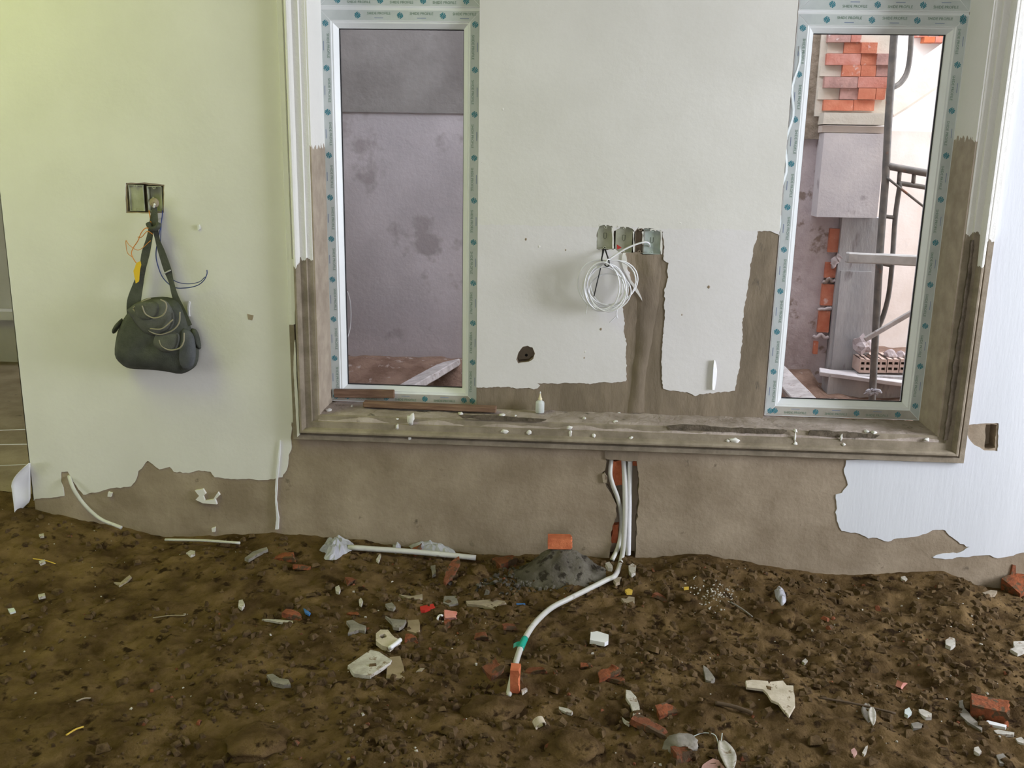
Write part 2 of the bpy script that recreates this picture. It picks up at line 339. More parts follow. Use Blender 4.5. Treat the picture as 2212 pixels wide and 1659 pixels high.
# moulding: profile (distance outwards, height proud), paint line for each profile line
PROF = [(0, .004), (.004, -.004), (.024, -.006), (.026, -.016), (.049, -.016), (.051, -.022), (.054, -.032), (.060, -.039), (.066, -.039), (.071, -.032), (.074, -.020), (.078, -.016), (.080, -.024), (.098, -.024), (.100, -.020), (.100, .004)]
def zat(x, y): return at(x, y, -.02).z
def pline(side, s):
    if side < 0:
        return zat(640, 560) if s < .05 else zat(640, 575) if s < .076 else zat(628, 700)
    return zat(2090, 505) if s < .05 else zat(2105, 575) if s < .076 else zat(2120, 520)
vs = []; vals = []; n = len(PROF)
corners = [(-1, 'top'), (-1, 'bot'), (1, 'bot'), (1, 'top')]
for k, (side, end) in enumerate(corners):
    x0 = OX0 if side < 0 else OX1
    for s, p in PROF:
        z = OTOP+.2 if end == 'top' else SILL-s
        vs.append((x0+side*s, p, z)); vals.append(z-pline(side, s))
fs = [(k*n+i, (k+1)*n+i, (k+1)*n+i+1, k*n+i+1) for k in range(3) for i in range(n-1)]
trim = link('trim_1', paint_mesh(vs, fs, vals, 'trim_1'), 'trim_paint', kind='structure', label='moulded cement surround of the window recess, painted white higher up')
bpy.context.view_layer.update()
# dark chipped strips down the right-hand fascia and under the sill edge
mat('chipped', (.075, .060, .042), (.15, .12, .088), scale=30, rough=.95, bump=.6)
for q in ([(2098, 520), (2104, 518), (2096, 600), (2084, 690), (2070, 790), (2058, 880), (2046, 950), (2038, 950), (2048, 880), (2060, 780), (2074, 690), (2088, 600)], [(2112, 560), (2118, 575), (2110, 640), (2098, 720), (2092, 720), (2102, 640)]):
    link('chipped_strip', plate(jag(px(q, -.012), .002, .012, 41), -.0175, -.004), 'chipped', trim)
for q in ([(1440, 920), (1500, 917), (1560, 924), (1640, 926), (1700, 930), (1690, 937), (1600, 935), (1520, 930), (1450, 928)], [(1750, 930), (1830, 934), (1900, 940), (1890, 946), (1800, 944), (1745, 938)], [(990, 897), (1060, 897), (1120, 902), (1180, 906), (1170, 911), (1080, 908), (1000, 903)]):
    link('chipped_strip', plate(jag(px(q, -.006), .002, .012, 42), -.0095, .0), 'chipped', trim)
# lumpy sill inside the recess
bm = MB(); nx_, ny_ = 190, 18; g = []
for j in range(ny_+1):
    for i in range(nx_+1):
        x = OX0-.002+(OX1-OX0+.004)*i/nx_; y = -.008+.215*j/ny_; v = Vector((x, y, 0))
        z = SILL+.004*noise.noise(v*14)+.003*noise.noise(v*45)
        if j < 3: z -= (3-j)*.0055*(1.0+1.3*noise.noise(Vector((x*7, 3, j))))
        g.append((x, y, z))
W_ = nx_+1
fs = [(j*W_+i, j*W_+i+1, (j+1)*W_+i+1, (j+1)*W_+i) for j in range(ny_) for i in range(nx_)]
b0 = len(g); g += [(x, y, SILL-.03) for (x, y, z) in g[:W_]]
fs += [(i, b0+i, b0+i+1, i+1) for i in range(nx_)]
bm.add(g, fs); sill = bm.build('trim_2', 'cement_sill', kind='structure', label='rough cement sill ledge spattered with plaster', smooth_=True)

# middle panel between the two windows
PX0, PX1, PY = -0.208, 0.949, .17
s5 = 3.016; ox, oy = 1030, 450
boxcut = [(1215, 335), (1216, 150), (1190, 145), (1150, 130), (1100, 125), (1060, 130), (1030, 150), (1010, 130), (985, 115), (940, 115), (915, 140), (893, 150), (880, 115), (830, 105), (800, 115), (785, 170), (780, 265), (850, 270), (900, 262), (945, 290)]
chole = px([(785, 112), (835, 106), (885, 118), (915, 120), (985, 116), (1030, 150), (1060, 128), (1150, 130), (1196, 145), (1196, 300), (1085, 302), (1040, 285), (1010, 290), (905, 285), (880, 268), (782, 268)], PY, s5, ox, oy)
dhole = px([(270, 1005), (262, 985), (275, 940), (300, 905), (330, 900), (360, 910), (375, 945), (365, 975), (340, 995)], PY, s5, ox, oy)
chole = jag(chole, .001, .012, 21)
mid = link('wall_middle', plate(rect(PX0, SILL-.02, PX1, OTOP), PY+.05, .30, (), 'wall_middle'), 'cement', kind='structure', label='wall panel between the two windows, half skimmed white')
link('render_coat', plate(rect(PX0, SILL-.02, PX1, OTOP), PY, PY+.05, [chole, jag(dhole, .002, .01, 22)], 'middle_coat'), 'cement_fresh', mid)
lchase = [(945, 290), (968, 370), (995, 420), (1000, 490), (960, 555), (945, 620), (960, 720), (970, 900), (975, 1080), (970, 1125)]
lbot = [(970, 1125), (880, 1130), (760, 1140), (640, 1140), (390, 1138), (410, 1152), (395, 1170), (0, 1165)]
rch = [(1680, 1190), (1600, 1200), (1450, 1205), (1425, 1220), (1380, 1200), (1290, 1190), (1215, 1175), (1205, 1100), (1200, 1000), (1210, 850), (1220, 700), (1225, 550), (1245, 450), (1250, 355), (1215, 335)]
redge = [(2010, 120), (1975, 178), (1920, 152), (1830, 150), (1800, 280), (1780, 400), (1760, 520), (1740, 650), (1730, 800), (1715, 950), (1710, 1050), (1690, 1130), (1680, 1190)]
po = px(redge+rch[1:]+boxcut[1:]+lchase[1:]+lbot[1:], PY, s5, ox, oy)
po[0] = (PX1, po[0][1]); po[-1] = (PX0, po[-1][1])
poly = jag(po, .0038, .007, 23, closed=False)+[po[-1], (PX0, OTOP), (PX1, OTOP)]
dsk = jag(px([(268, 1010), (258, 985), (272, 938), (300, 900), (332, 895), (364, 905), (379, 945), (368, 980), (340, 1000)], PY, s5, ox, oy), .0015, .01, 24)
link('skim_coat', plate(poly, PY-.003, PY, [dsk], 'skim_mid'), 'skim_middle', mid)
# raised wet cement over the buried pipes, running from the boxes down to the sill
vs = []; n_ = 40
for j in range(n_+1):
    t = j/n_; y = 300+(1330-300)*t
    xl = 1010+(960-1010)*t+40*math.sin(t*3); xr = 1215-110*smooth((t-.1)/.8)
    for i in range(9):
        u = i/8; p = at(ox+(xl+(xr-xl)*u)/s5, oy+y/s5, PY); v = Vector((p.x, p.z, 0))
        vs.append((p.x, PY+.003-.011*math.sin(math.pi*u)*(1+.6*noise.noise(v*18)), p.z))
fs = [(j*9+i, j*9+i+1, (j+1)*9+i+1, (j+1)*9+i) for j in range(n_) for i in range(8)]
MB().add(vs, fs).build('cement_patch', 'cement_fresh', mid, smooth_=True)

# room shell beyond the picture
def wslab(name, loops_outer, holes, x, t, m, label):
    me = plate(loops_outer, 0, t, holes, name)
    me.transform(Matrix(((0, 1, 0, x), (1, 0, 0, 0), (0, 0, 1, 0), (0, 0, 0, 1))))
    o = link(name, me, m, kind='structure', label=label); me.flip_normals(); return o
wslab('wall_right', rect(-6, -.25, .27, 3.2), [rect(-2.0, .55, -.7, 2.45)], XR, .2, 'plain_wall', 'plain right-hand wall with a large opening')
wslab('wall_left', rect(-6, -.25, 3.2, 3.2), [rect(-2.5, .3, -1.2, 1.9)], -4.4, -.2, 'plain_wall', 'plain far left wall with a wide opening')
link('wall_front', plate(rect(-4.6, -.25, XR+.2, 3.2), -6.2, -6.0, [rect(-.3, .0, .9, 2.3)], 'wall_front'), 'plain_wall', kind='structure', label='plain wall behind the viewpoint with a wide doorway')
def flat(outer, holes, z0, z1, name):
    me = plate(outer, 0, z1-z0, holes, name); me.transform(Matrix(((1, 0, 0, 0), (0, 0, 1, 0), (0, 1, 0, z0), (0, 0, 0, 1)))); return me
RS = rect(-3.1, -2.2, -1.8, -.7)
link('ceiling', flat(rect(-4.6, -6, XR+.2, .27), [RS], 3.2, 3.4, 'ceiling'), 'ceiling_mat', kind='structure', label='plain concrete ceiling slab with an added tinted sheet let in at the left')
link('ceiling_added_sheet', flat(rect(-3.15, -2.25, -1.75, -.65), [], 3.4, 3.41, 'ceiling_added_sheet'), 'added_sheet', kind='structure', label='added yellow-green translucent sheet above the tint lamp')  # made-up sheet to go with the added yellow-green lamp
MB().box((-4.6, 3.0, -.25), (XC+.25, 3.2, 3.2)).build('wall_far', 'plain_wall', kind='structure', label='plain wall of the space beyond the left corner')
MB().box((-4.6, .1, -.3), (XC+.2, 3.1, .02)).build('floor_beyond', 'cement', kind='structure', label='bare ground of the space beyond the left corner')
MB().box((XC, .27, -.25), (XC+.22, 3.0, 3.2)).build('wall_return', 'plain_wall', kind='structure', label='return wall running back from the left corner')
p0 = at(0, 672, 2.9); p1 = at(0, 690, 2.9)
MB().box((-4.4, 2.88, p1.z), (XC-.01, 3.0, p0.z)).build('trim_3', 'skim', kind='structure', label='pale ledge on the wall beyond the left corner')
MB().box((-4.6, .27, 3.2), (XC+.22, 2.55, 3.4)).build('ceiling_beyond', 'ceiling_mat', kind='structure', label='slab over the space beyond the left corner')

# ------------------------------------------------------------------ windows
def text_mesh(body, size):
    cu = bpy.data.curves.new('t', 'FONT'); cu.body = body; cu.size = size; cu.align_x = 'CENTER'; cu.align_y = 'CENTER'; cu.resolution_u = 2
    o = bpy.data.objects.new('t', cu); COL.objects.link(o); bpy.context.view_layer.update()
    me = bpy.data.meshes.new_from_object(o.evaluated_get(bpy.context.evaluated_depsgraph_get())); bpy.data.objects.remove(o); return me
TXT = text_mesh('SHIDE PROFILE', .0135); TXT.materials.append(MATS['print_green'])
lg = MB()
R_ = .0118
for q, wd in ((-.0088, .0030), (-.0044, .0036), (0, .0026), (.0044, .0036), (.0088, .0030)):
    h = math.sqrt(max(R_**2-q*q, 1e-8))*.95; a = math.radians(35)
    lo, hi = (-h, h) if abs(q) > .006 else ((-h, h*.55) if q > 0 else (-h*.55, h)) if q else (-h*.8, h*.8)
    P = [(lo, q-wd/2), (hi, q-wd/2), (hi, q+wd/2), (lo, q+wd/2)]
    lg.add([(x*math.cos(a)-z*math.sin(a), 0, x*math.sin(a)+z*math.cos(a)) for x, z in P], [(0, 1, 2, 3)])
# bend the stripes into an S with two joining dashes
for sx in (-1, 1):
    P = [(sx*.0085, sx*.000), (sx*.0112, sx*.000), (sx*.0100, sx*.0052), (sx*.0075, sx*.0052)]
    lg.add([(x*math.cos(.61)-z*math.sin(.61), 0, x*math.sin(.61)+z*math.cos(.61)) for x, z in P], [(0, 1, 2, 3)])
LOGO = lg.mesh('film_logo'); LOGO.materials.append(MATS['print_teal'])
sub = MB(); sub.add([(-.017, 0, -.0012), (.017, 0, -.0012), (.017, 0, .0012), (-.017, 0, .0012)], [(0, 1, 2, 3)])
SUBL = sub.mesh('film_line'); SUBL.materials.append(MATS['print_blue'])
FY = .2
def strip(pts_profile, axis_, lo0, hi0, lo1, hi1):
    """prism of a frame profile (offset inwards, depth) with mitred ends"""
    return None
FW = .041; BW = .066       # film face width, to the glass
def member(win, name, kind, x0, x1, z0, z1, fm='film', logos=True, phase=0., dusty=None):
    """one mitred member of the sash: x0..z1 is the outer rectangle, kind says which side"""
    prof = [(0, .27), (0, FY), (FW, FY), (FW+.003, FY+.004), (FW+.008, FY+.004), (BW, FY+.022), (BW, FY+.034), (BW-.006, FY+.034), (BW-.006, .27)]
    vs = []
    for e in (0, 1):
        for s, y in prof:
            if kind == 'L': vs.append((x0+s, y, z0+s if e == 0 else z1-s))
            if kind == 'R': vs.append((x1-s, y, z0+s if e == 0 else z1-s))
            if kind == 'B': vs.append((x0+s if e == 0 else x1-s, y, z0+s))
            if kind == 'T': vs.append((x0+s if e == 0 else x1-s, y, z1-s))
    n = len(prof)
    fs = [(i, (i+1) % n, n+(i+1) % n, n+i) for i in range(n)]+[tuple(range(n))[::-1], tuple(range(n, 2*n))]
    me = MB().add(vs, fs).mesh(name)
    bm = bmesh.new(); bm.from_mesh(me); bmesh.ops.recalc_face_normals(bm, faces=bm.faces[:]); bm.to_mesh(me); bm.free()
    o = link(name, me, 'frame', win)
    # protective film on the flat face, printed
    ya = FY-.0008; i0, i1 = .003, FW-.002
    if kind in 'LR':
        s = 1 if kind == 'L' else -1; xb = x0 if kind == 'L' else x1
        q = [(xb+s*i0, z0+.004), (xb+s*i1, z0+FW), (xb+s*i1, z1-FW), (xb+s*i0, z1-.004)]
    else:
        zb, s = (z0, 1) if kind == 'B' else (z1, -1)
        q = [(x0+.004, zb+s*i0), (x0+FW, zb+s*i1), (x1-FW, zb+s*i1), (x1-.004, zb+s*i0)]
    pm = MB().add([(x, ya, z) for x, z in q]+[(x, FY+.0005, z) for x, z in q], [(0, 1, 2, 3), (4, 7, 6, 5), (0, 4, 5, 1), (1, 5, 6, 2), (2, 6, 7, 3), (3, 7, 4, 0)]).mesh('protective_film')
    bm = bmesh.new(); bm.from_mesh(pm); bmesh.ops.recalc_face_normals(bm, faces=bm.faces[:]); bm.to_mesh(pm); bm.free()
    link('protective_film', pm, fm, o)
    if logos:
        L0, L1 = (z0, z1) if kind in 'LR' else (x0, x1); pitch = .162; p = L0+.02+phase
        first = True
        while p < L1-.01:
            def place(nm, me, along, off):
                c = bpy.data.objects.new(nm, me); COL.objects.link(c); c.parent = o
                if kind == 'L': c.location = (x0+off, ya-.0006, along); c.rotation_euler = (0, math.radians(90), 0)
                elif kind == 'R': c.location = (x1-off, ya-.0006, along); c.rotation_euler = (0, math.radians(-90), 0)
                elif kind == 'B': c.location = (along, ya-.0006, z0+off)
                else: c.location = (along, ya-.0006, z1-off)
                return c
            c = place('film_logo', LOGO, p, FW*.52)
            if kind in 'LR': c.rotation_euler = (0, 0, 0)
            if p+.082+.05 < L1:
                t = place('film_text', TXT, p+.081, FW*(.72 if kind in 'LR' else .36))
                t.rotation_euler = (math.radians(90), (math.radians(90) if kind == 'L' else math.radians(90) if kind == 'R' else 0), 0)
                place('film_line', SUBL, p+.081, FW*(.30 if kind in 'LR' else .74))
            p += pitch
    return o
def window(name, x0, x1, label, ph):
    w = empty(name, ((x0+x1)/2, .235, SILL), label=label, kind='structure')
    bpy.context.view_layer.update(); inv = Matrix.Translation(-w.location)
    made = []
    z0, z1 = SILL+.003, 2.033+BW
    member(w, 'side_rail', 'L', x0, x1, z0, z1, phase=ph[0]); member(w, 'side_rail', 'R', x0, x1, z0, z1, phase=ph[1])
    member(w, 'bottom_rail', 'B', x0, x1, z0, z1, phase=ph[2], fm='film_dusty'); member(w, 'top_rail', 'T', x0, x1, z0, z1, phase=ph[3])
    # transom and the sash above
    z2 = z1+.010
    MB().box((x0, FY+.004, z1), (x1, .27, z2)).build('transom', 'frame', w)
    member(w, 'upper_rail', 'B', x0, x1, z2, OTOP, phase=ph[4]); member(w, 'upper_side_rail', 'L', x0, x1, z2, OTOP, phase=.1); member(w, 'upper_side_rail', 'R', x0, x1, z2, OTOP, phase=.05); member(w, 'upper_rail', 'T', x0, x1, z2, OTOP, phase=.05)
    for a, b in ((z0, z1), (z2, OTOP)):
        MB().box((x0+BW-.004, FY+.040, a+BW-.004), (x1-BW+.004, FY+.046, b-BW+.004)).build('glass_pane', 'glass', w)
        g = MB(); i, e = .0025, .0
        X0, X1, Z0, Z1 = x0+BW, x1-BW, a+BW, b-BW
        for lo, hi in (((X0, FY+.030, Z0), (X0+i, FY+.040, Z1)), ((X1-i, FY+.030, Z0), (X1, FY+.040, Z1)), ((X0, FY+.030, Z0), (X1, FY+.040, Z0+i)), ((X0, FY+.030, Z1-i), (X1, FY+.040, Z1))): g.box(lo, hi)
        g.build('gasket', 'gasket', w)
    for c in w.children: c.matrix_parent_inverse = inv
    return w
w1 = window('window_1', -0.818, -0.206, 'left narrow white plastic window with printed protective film', (.0, .0, .05, .125, .05))
w2 = window('window_2', 0.960, 1.572, 'right narrow white plastic window looking onto scaffolding', (.0, .04, .02, .085, .10))
# loose strip of film hanging off the right window's left rail
def ribbon(pts, wv, t=.0008):
    vs = []; wv = Vector(wv)
    for p in pts: vs += [Vector(p)-wv/2, Vector(p)+wv/2]
    fs = [(2*i, 2*i+1, 2*i+3, 2*i+2) for i in range(len(pts)-1)]
    m = MB().add(vs, fs); return m
rnd = random.Random(4); pts = []
for k in range(26):
    y = 100+17*k; x = 1738-.123*(y-40)+5*math.sin(k*.9)-4
    pts.append(at(x, y, FY-.014-.006*math.sin(k*.7)))
me = ribbon(pts, (.012, .006, 0)).mesh('loose_film'); o = link('loose_film', me, 'film', w2, smooth_=True); o.matrix_parent_inverse = Matrix.Translation(-w2.location)
sm = o.modifiers.new('t', 'SOLIDIFY'); sm.thickness = .0008

# ------------------------------------------------------------------ outside, beyond the glass
YA = 1.6
def ebox(name, m, parent, x0, y0, x1, y1, Y, depth, **k):
    a, b, c, d = at(x0, y0, Y), at(x1, y0, Y), at(x1, y1, Y), at(x0, y1, Y)
    X0, X1 = (a.x+d.x)/2, (b.x+c.x)/2; Z0, Z1 = (c.z+d.z)/2, (a.z+b.z)/2
    return MB().box((X0, Y, Z0), (X1, Y+depth, Z1)).build(name, m, parent, **k)
XA = at(1770, 600, YA).x
MB().box((-2.0, YA, -.3), ((at(1700, 296, 1.59).x+at(1700, 900, 1.59).x)/2+.006, YA+.2, 3.9)).build('wall_yard', 'ext_plaster', kind='structure', label='grey lavender plastered yard wall outside the left window')
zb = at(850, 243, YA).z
MB().box((-1.95, YA-.006, zb), (at(1700, 600, YA).x-.05, YA, 3.85)).build('upper_shade', 'ext_plaster_shade', bpy.data.objects['wall_yard'], label='darker render above a straight edge, beam shade painted in')  # beam shade painted as a thin darker slab on the yard wall
bpy.context.view_layer.update()
MB().box((XC+.22, .27, 2.75), (.85, .80, 2.85)).build('ceiling_shade_slab', 'ceiling_mat', kind='structure', label='added concrete slab over the left window outside, shades the yard wall')  # unseen slab added to darken the yard wall behind the left window
# yard soil with a rough bank against the wall
vs = []; nx_, ny_ = 110, 34
def soil(x, y):
    v = Vector((x, y, 5)); return .36+.10*smooth((y-1.15)/.4)*(1 if x < XA else .25)+.02*noise.noise(v*6)+.014*noise.noise(v*17)
for j in range(ny_+1):
    for i in range(nx_+1):
        x = -1.8+6.0*i/nx_; y = .27+3.1*j/ny_; vs.append((x, y, soil(x, y)))
fs = [(j*(nx_+1)+i, j*(nx_+1)+i+1, (j+1)*(nx_+1)+i+1, (j+1)*(nx_+1)+i) for j in range(ny_) for i in range(nx_)]
MB().add(vs, fs).build('floor_yard', 'ext_soil', kind='structure', label='reddish soil of the yard outside the windows', smooth_=True)
# crusted plaster edge at the wall foot
def crust(name, p0, p1, r, m, parent, seed, n=40):
    pts = [p0.lerp(p1, k/n) for k in range(n+1)]; rr = [r*(.55+.9*abs(noise.noise(Vector((k*.37, seed, 1))))) for k in range(n+1)]
    pts = [p+Vector((0, 0, r*1.2*noise.noise(Vector((k*.31, seed, 9))))) for k, p in enumerate(pts)]
    return MB().tube(pts, rr, 7).build(name, m, parent, smooth_=True)
yard = bpy.data.objects['wall_yard']
crust('mortar_crust', at(730, 797, YA), at(1010, 800, YA), .022, 'ext_rough', yard, 2)
def plankbox(name, a, b, w, t, m, label, cat, roll=0.):
    a, b = Vector(a), Vector(b); L = (b-a).length; d = (b-a).normalized(); side = d.cross(Vector((0, 0, 1))).normalized(); nrm = side.cross(d)
    side, nrm = side*math.cos(roll)+nrm*math.sin(roll), nrm*math.cos(roll)-side*math.sin(roll)
    M = Matrix(((d.x, side.x, nrm.x, a.x), (d.y, side.y, nrm.y, a.y), (d.z, side.z, nrm.z, a.z), (0, 0, 0, 1)))
    me = MB().box((0, -w/2, -t/2), (L, w/2, t/2)).mesh(name)
    bm = bmesh.new(); bm.from_mesh(me); bmesh.ops.bevel(bm, geom=bm.edges[:], offset=min(t, w)*.12, segments=1, affect='EDGES')
    bmesh.ops.subdivide_edges(bm, edges=[e for e in bm.edges if e.calc_length() > L*.6], cuts=9)
    for v in bm.verts: v.co += Vector((0, .004, .003))*noise.noise(v.co*9+Vector((len(name), 0, 0)))*min(1, w/.06)
    bm.to_mesh(me); bm.free()
    o = link(name, me, m, label=label, cat=cat); o.matrix_world = M; return o
plankbox('timber_plank', at(868, 846, .62), at(972, 786, 1.5), .12, .035, 'plank_pale', 'pale cement-dusted plank leaning outside the left window', 'plank', roll=.25)
plankbox('timber_plank', at(1668, 792, 1.45), at(1742, 872, .72), .10, .035, 'plank_pale', 'pale plank sloping down at the lower left of the right window', 'plank', roll=-.2)
o = MB().tube(spline([at(751, 630, .262), at(757, 655, .285), at(758, 690, .29), at(755, 715, .28), at(750, 730, .262)]), .0024, 6).build('loose_gasket', 'cable_white', w1, label='loose white gasket cord bowing out behind the glass'); o.matrix_parent_inverse = Matrix.Translation(-w1.location)

# pier outside the right window: bricks, cap, block, brick strip
YB = 1.52
pier = empty('brick_pier', (at(1840, 600, YB).x, YB, .3), label='half plastered brick pier outside the right window', cat='pier')
pier_kids = []
def pk(o): pier_kids.append(o); return o
s7 = 3.77
rows = [(50, 116, [(335, 520, 'brick_scuffed'), (524, 606, 'brick_pink')]),
        (119, 207, [(466, 604, 'brick_ext'), (608, 735, 'brick_ext')]),
        (210, 303, [(322, 600, 'brick_pink'), (604, 730, 'brick_ext'), (734, 868, 'brick_scuffed')]),
        (306, 396, [(452, 600, 'brick_ext'), (604, 725, 'brick_ext'), (729, 862, 'brick_scuffed')]),
        (400, 489, [(306, 575, 'brick_scuffed'), (579, 858, 'brick_pink')]),
        (492, 584, [(432, 578, 'brick_scuffed'), (582, 722, 'brick_ext'), (726, 800, 'brick_ext')]),
        (588, 675, [(298, 540, 'brick_ext'), (544, 712, 'brick_ext')])]
lean = lambda y: 0
for ri, (y0, y1, bs) in enumerate(rows):
    for bi, (x0, x1, m) in enumerate(bs):
        pk(ebox('brick', m, None, 1700+x0/s7, 60+y0/s7, 1700+x1/s7, 60+y1/s7, YB+.004*((ri*3+bi*5) % 4), .10))
X0 = at(1772, 150, YB).x; X1 = at(1932, 200, YB).x
zt = at(1850, 20, YB).z; zm = at(1850, 243, YB).z
pk(MB().box((X0, YB+.035, zm-.02), (X1, YB+.16, 3.4)).build('backing', 'ext_beige', None))
for (x0, y0, x1, y1) in ((330, 119, 462, 207), (272, 306, 448, 396), (252, 492, 428, 584)):
    pk(ebox('plaster_infill', 'ext_beige', None, 1700+x0/s7, 60+y0/s7, 1700+x1/s7, 60+y1/s7, YB+.028, .05))
pk(ebox('rough_edge', 'ext_crust', None, 1676, 10, 1788, 300, YB+.05, .12))
pk(ebox('pier_cap', 'ext_beige', None, 1779, 244, 1922, 269, YB-.06, .22))
pk(ebox('pier_cap', 'ext_cream', None, 1776, 272, 1920, 287, YB-.03, .20))
blk = ebox('plaster_block', 'ext_block', None, 1772, 288, 1904, 470, YB-.05, .22); pk(blk)
pk(ebox('core', 'ext_pier', None, 1798, 470, 1886, 900, YB+.02, .2))
pk(ebox('core', 'ext_rough', None, 1700, 296, 1800, 900, YB+.07, .15))
pk(ebox('pier_face', 'ext_pier', None, 1806, 586, 1872, 800, YB+.008, .03))
# header bricks showing in the joint
for (x0, y0, x1, y1) in ((1791, 494, 1812, 545), (1783, 567, 1806, 600), (1775, 614, 1800, 660), (1768, 672, 1792, 718), (1758, 738, 1767, 765)):
    pk(ebox('brick', 'brick_ext', None, x0, y0, x1, y1, YB+.045, .06))
for (xa, ya_, xb, yb_) in ((1778, 607, 1804, 605), (1766, 668, 1796, 666), (1757, 725, 1790, 728)):
    o = crust('mortar_joint', at(xa, ya_, YB+.045), at(xb, yb_, YB+.045), .014, 'ext_rough', None, xa % 7, 10); pk(o)
pk(crust('mortar_joint', at(1796, 575, YB+.03), at(1815, 552, YB+.03), .025, 'ext_rough', None, 5, 10))
bpy.context.view_layer.update()
for o in pier_kids: o.parent = pier; o.matrix_parent_inverse = Matrix.Translation(-pier.location)
# walls further back
YF = 2.7
MB().box((XA-.2, YF, -.3), (6, YF+.2, at(1990, 284, YF).z)).build('wall_yard_low', 'ext_cream', kind='structure', label='cream rendered lower wall behind the scaffolding')
MB().box((XA-.2, YF+.03, at(1990, 284, YF).z), (6, YF+.2, 5.0)).build('wall_yard_high', 'ext_white', kind='structure', label='glaring white upper wall behind the scaffolding')
a, b = at(1905, 226, YF-.1), at(2075, 112, YF-.1)
plankbox('stair_stringer', a, b+(b-a)*.8, .20, .11, 'ext_beige', 'sloping pale concrete beam on the white wall behind the scaffolding', 'beam', roll=math.pi/2)
gab = empty('brick_gable', at(2030, 92, YF), label='patch of pink brickwork at the top right of the right window', cat='brickwork'); bpy.context.view_layer.update()
for j in range(5):
    for i in range(4):
        x = 1985+i*24-(12 if j % 2 else 0)+j*3; o = ebox('brick', ('brick_pink', 'brick_scuffed', 'brick')[(i+2*j) % 3], gab, x, 30+j*12.5-1, x+23, 41.5+j*12.5, YF-.04, .068)
        o.matrix_parent_inverse = Matrix.Translation(-gab.location)
# kerb and hollow bricks at the foot
kerb = plankbox('stone_kerb', at(1770, 803, 1.42), at(2030, 838, 1.30), .10, .022, 'ext_block', 'pale stone kerb slab at the foot of the scaffolding', 'kerb')
ebox('foundation_wall', 'ext_pier', None, 1786, 812, 1960, 900, 1.36, .12, label='low grey cement upstand under the stone kerb', cat='upstand')
def hollow(px0, px1, label):
    t = empty('hollow_brick', at((px0+px1)/2, 806, 1.44), label=label, cat='brick', group='hollow bricks on the stone kerb')
    a = at(px0, 776, 1.40); b = at(px1, 806, 1.40); w = b.x-a.x; h = a.z-b.z
    m = MB(); cols = 2; rws = 2; tx = w*.13; tz = h*.20
    cw = (w-tx*(cols+1))/cols; ch = (h-tz*(rws+1))/rws
    for i in range(cols+1): m.box((a.x+i*(cw+tx), 1.40, b.z), (a.x+i*(cw+tx)+tx, 1.58, a.z))
    for j in range(rws+1): m.box((a.x+.0005, 1.4005, b.z+j*(ch+tz)), (b.x-.0005, 1.579, b.z+j*(ch+tz)+tz))
    o = m.build('shell', 'hollow_brick', t); v = MB().box((a.x+.002, 1.412, b.z+.002), (b.x-.002, 1.57, a.z-.002)).build('core', 'void_shade', t)  # core painted dark to imitate shade in the brick holes
    bpy.context.view_layer.update()
    for c in (o, v): c.matrix_parent_inverse = Matrix.Translation(-t.location)
hollow(1858, 1880, 'hollow brick left of the scaffold pole outside the right window')
hollow(1890, 1915, 'hollow brick just right of the scaffold pole outside')
hollow(1917, 1942, 'second hollow brick right of the scaffold pole outside')
hollow(1944, 1968, 'hollow brick at the pane edge, furthest right of the row')
for k, (x, y, r, lb_) in enumerate(((1925, 768, .035, 'broken mortar lump on top of the hollow bricks'), (1862, 745, .05, 'pale mortar lump against the pier foot'), (1945, 770, .03, 'small mortar lump right on the hollow brick row'))):
    c = at(x, y, 1.47); m = bmesh.new(); bmesh.ops.create_icosphere(m, subdivisions=2, radius=r)
    for v in m.verts: v.co *= 1+.5*noise.noise(v.co*30+Vector((k, 0, 0)))
    me = bpy.data.meshes.new('mortar_lump'); m.to_mesh(me); m.free(); o = link('mortar_lump', me, 'ext_rough', label=lb_, cat='mortar lump'); o.location = c
# scaffold frame
YS = 1.22
sc_ = empty('scaffold_frame', (at(1885, 860, YS).x, YS, .4), label='rusty tubular steel scaffold frame outside the right window', cat='scaffold')
kids = []
def S(x, y, dy=0.): return at(x, y, YS+dy)
def tb(name, pts, r, m='steel', n=10, sp=True): o = MB().tube(spline(pts) if sp and len(pts) > 2 else pts, r, n).build(name, m, None, smooth_=True); kids.append(o); return o
tb('post', [S(1941, -60), S(1921, 230), S(1913, 380), S(1900, 560), S(1884, 862), S(1880, 905)], .0185)
tb('brace_tube', [S(1975, -60, .05), S(1968, 90, .05), S(1961, 150, .04), S(1946, 178, .02), S(1927, 190)], .013)
tb('inner_post', [S(1945, 392), S(1934, 470), S(1927, 570), S(1919, 640), S(1905, 690), S(1889, 722)], .0125)
tb('top_rail', [S(1914, 358), S(2012, 376), S(2110, 393)], .018)
tb('lower_rail', [S(1939, 395), S(2012, 407), S(2110, 424)], .012)
tb('rung', [S(1975, 372), S(1972, 401)], .010)
tb('rung', [S(1944, 366), S(1941, 398)], .010)
tb('rung', [S(1904, 466), S(1932, 470)], .010)
tb('rung', [S(1900, 568), S(1926, 574)], .010)
tb('cross_brace', [S(1916, 384, -.02), S(2000, 450, -.02), S(2060, 497, -.02)], .006)
bpy.context.view_layer.update()
for o in kids: o.parent = sc_; o.matrix_parent_inverse = Matrix.Translation(-sc_.location)
plankbox('steel_box_bar', at(1828, 556, YS-.05), at(2080, 567, YS-.05), .05, .05, 'steel_light', 'pale hollow metal bar laid across the scaffold rung', 'bar')
plankbox('bamboo_pole', at(1868, 734, YS-.06), at(2060, 622, YS-.06), .022, .022, 'plank_pale', 'thin diagonal batten tied to the scaffold post', 'batten')
rag = MB()
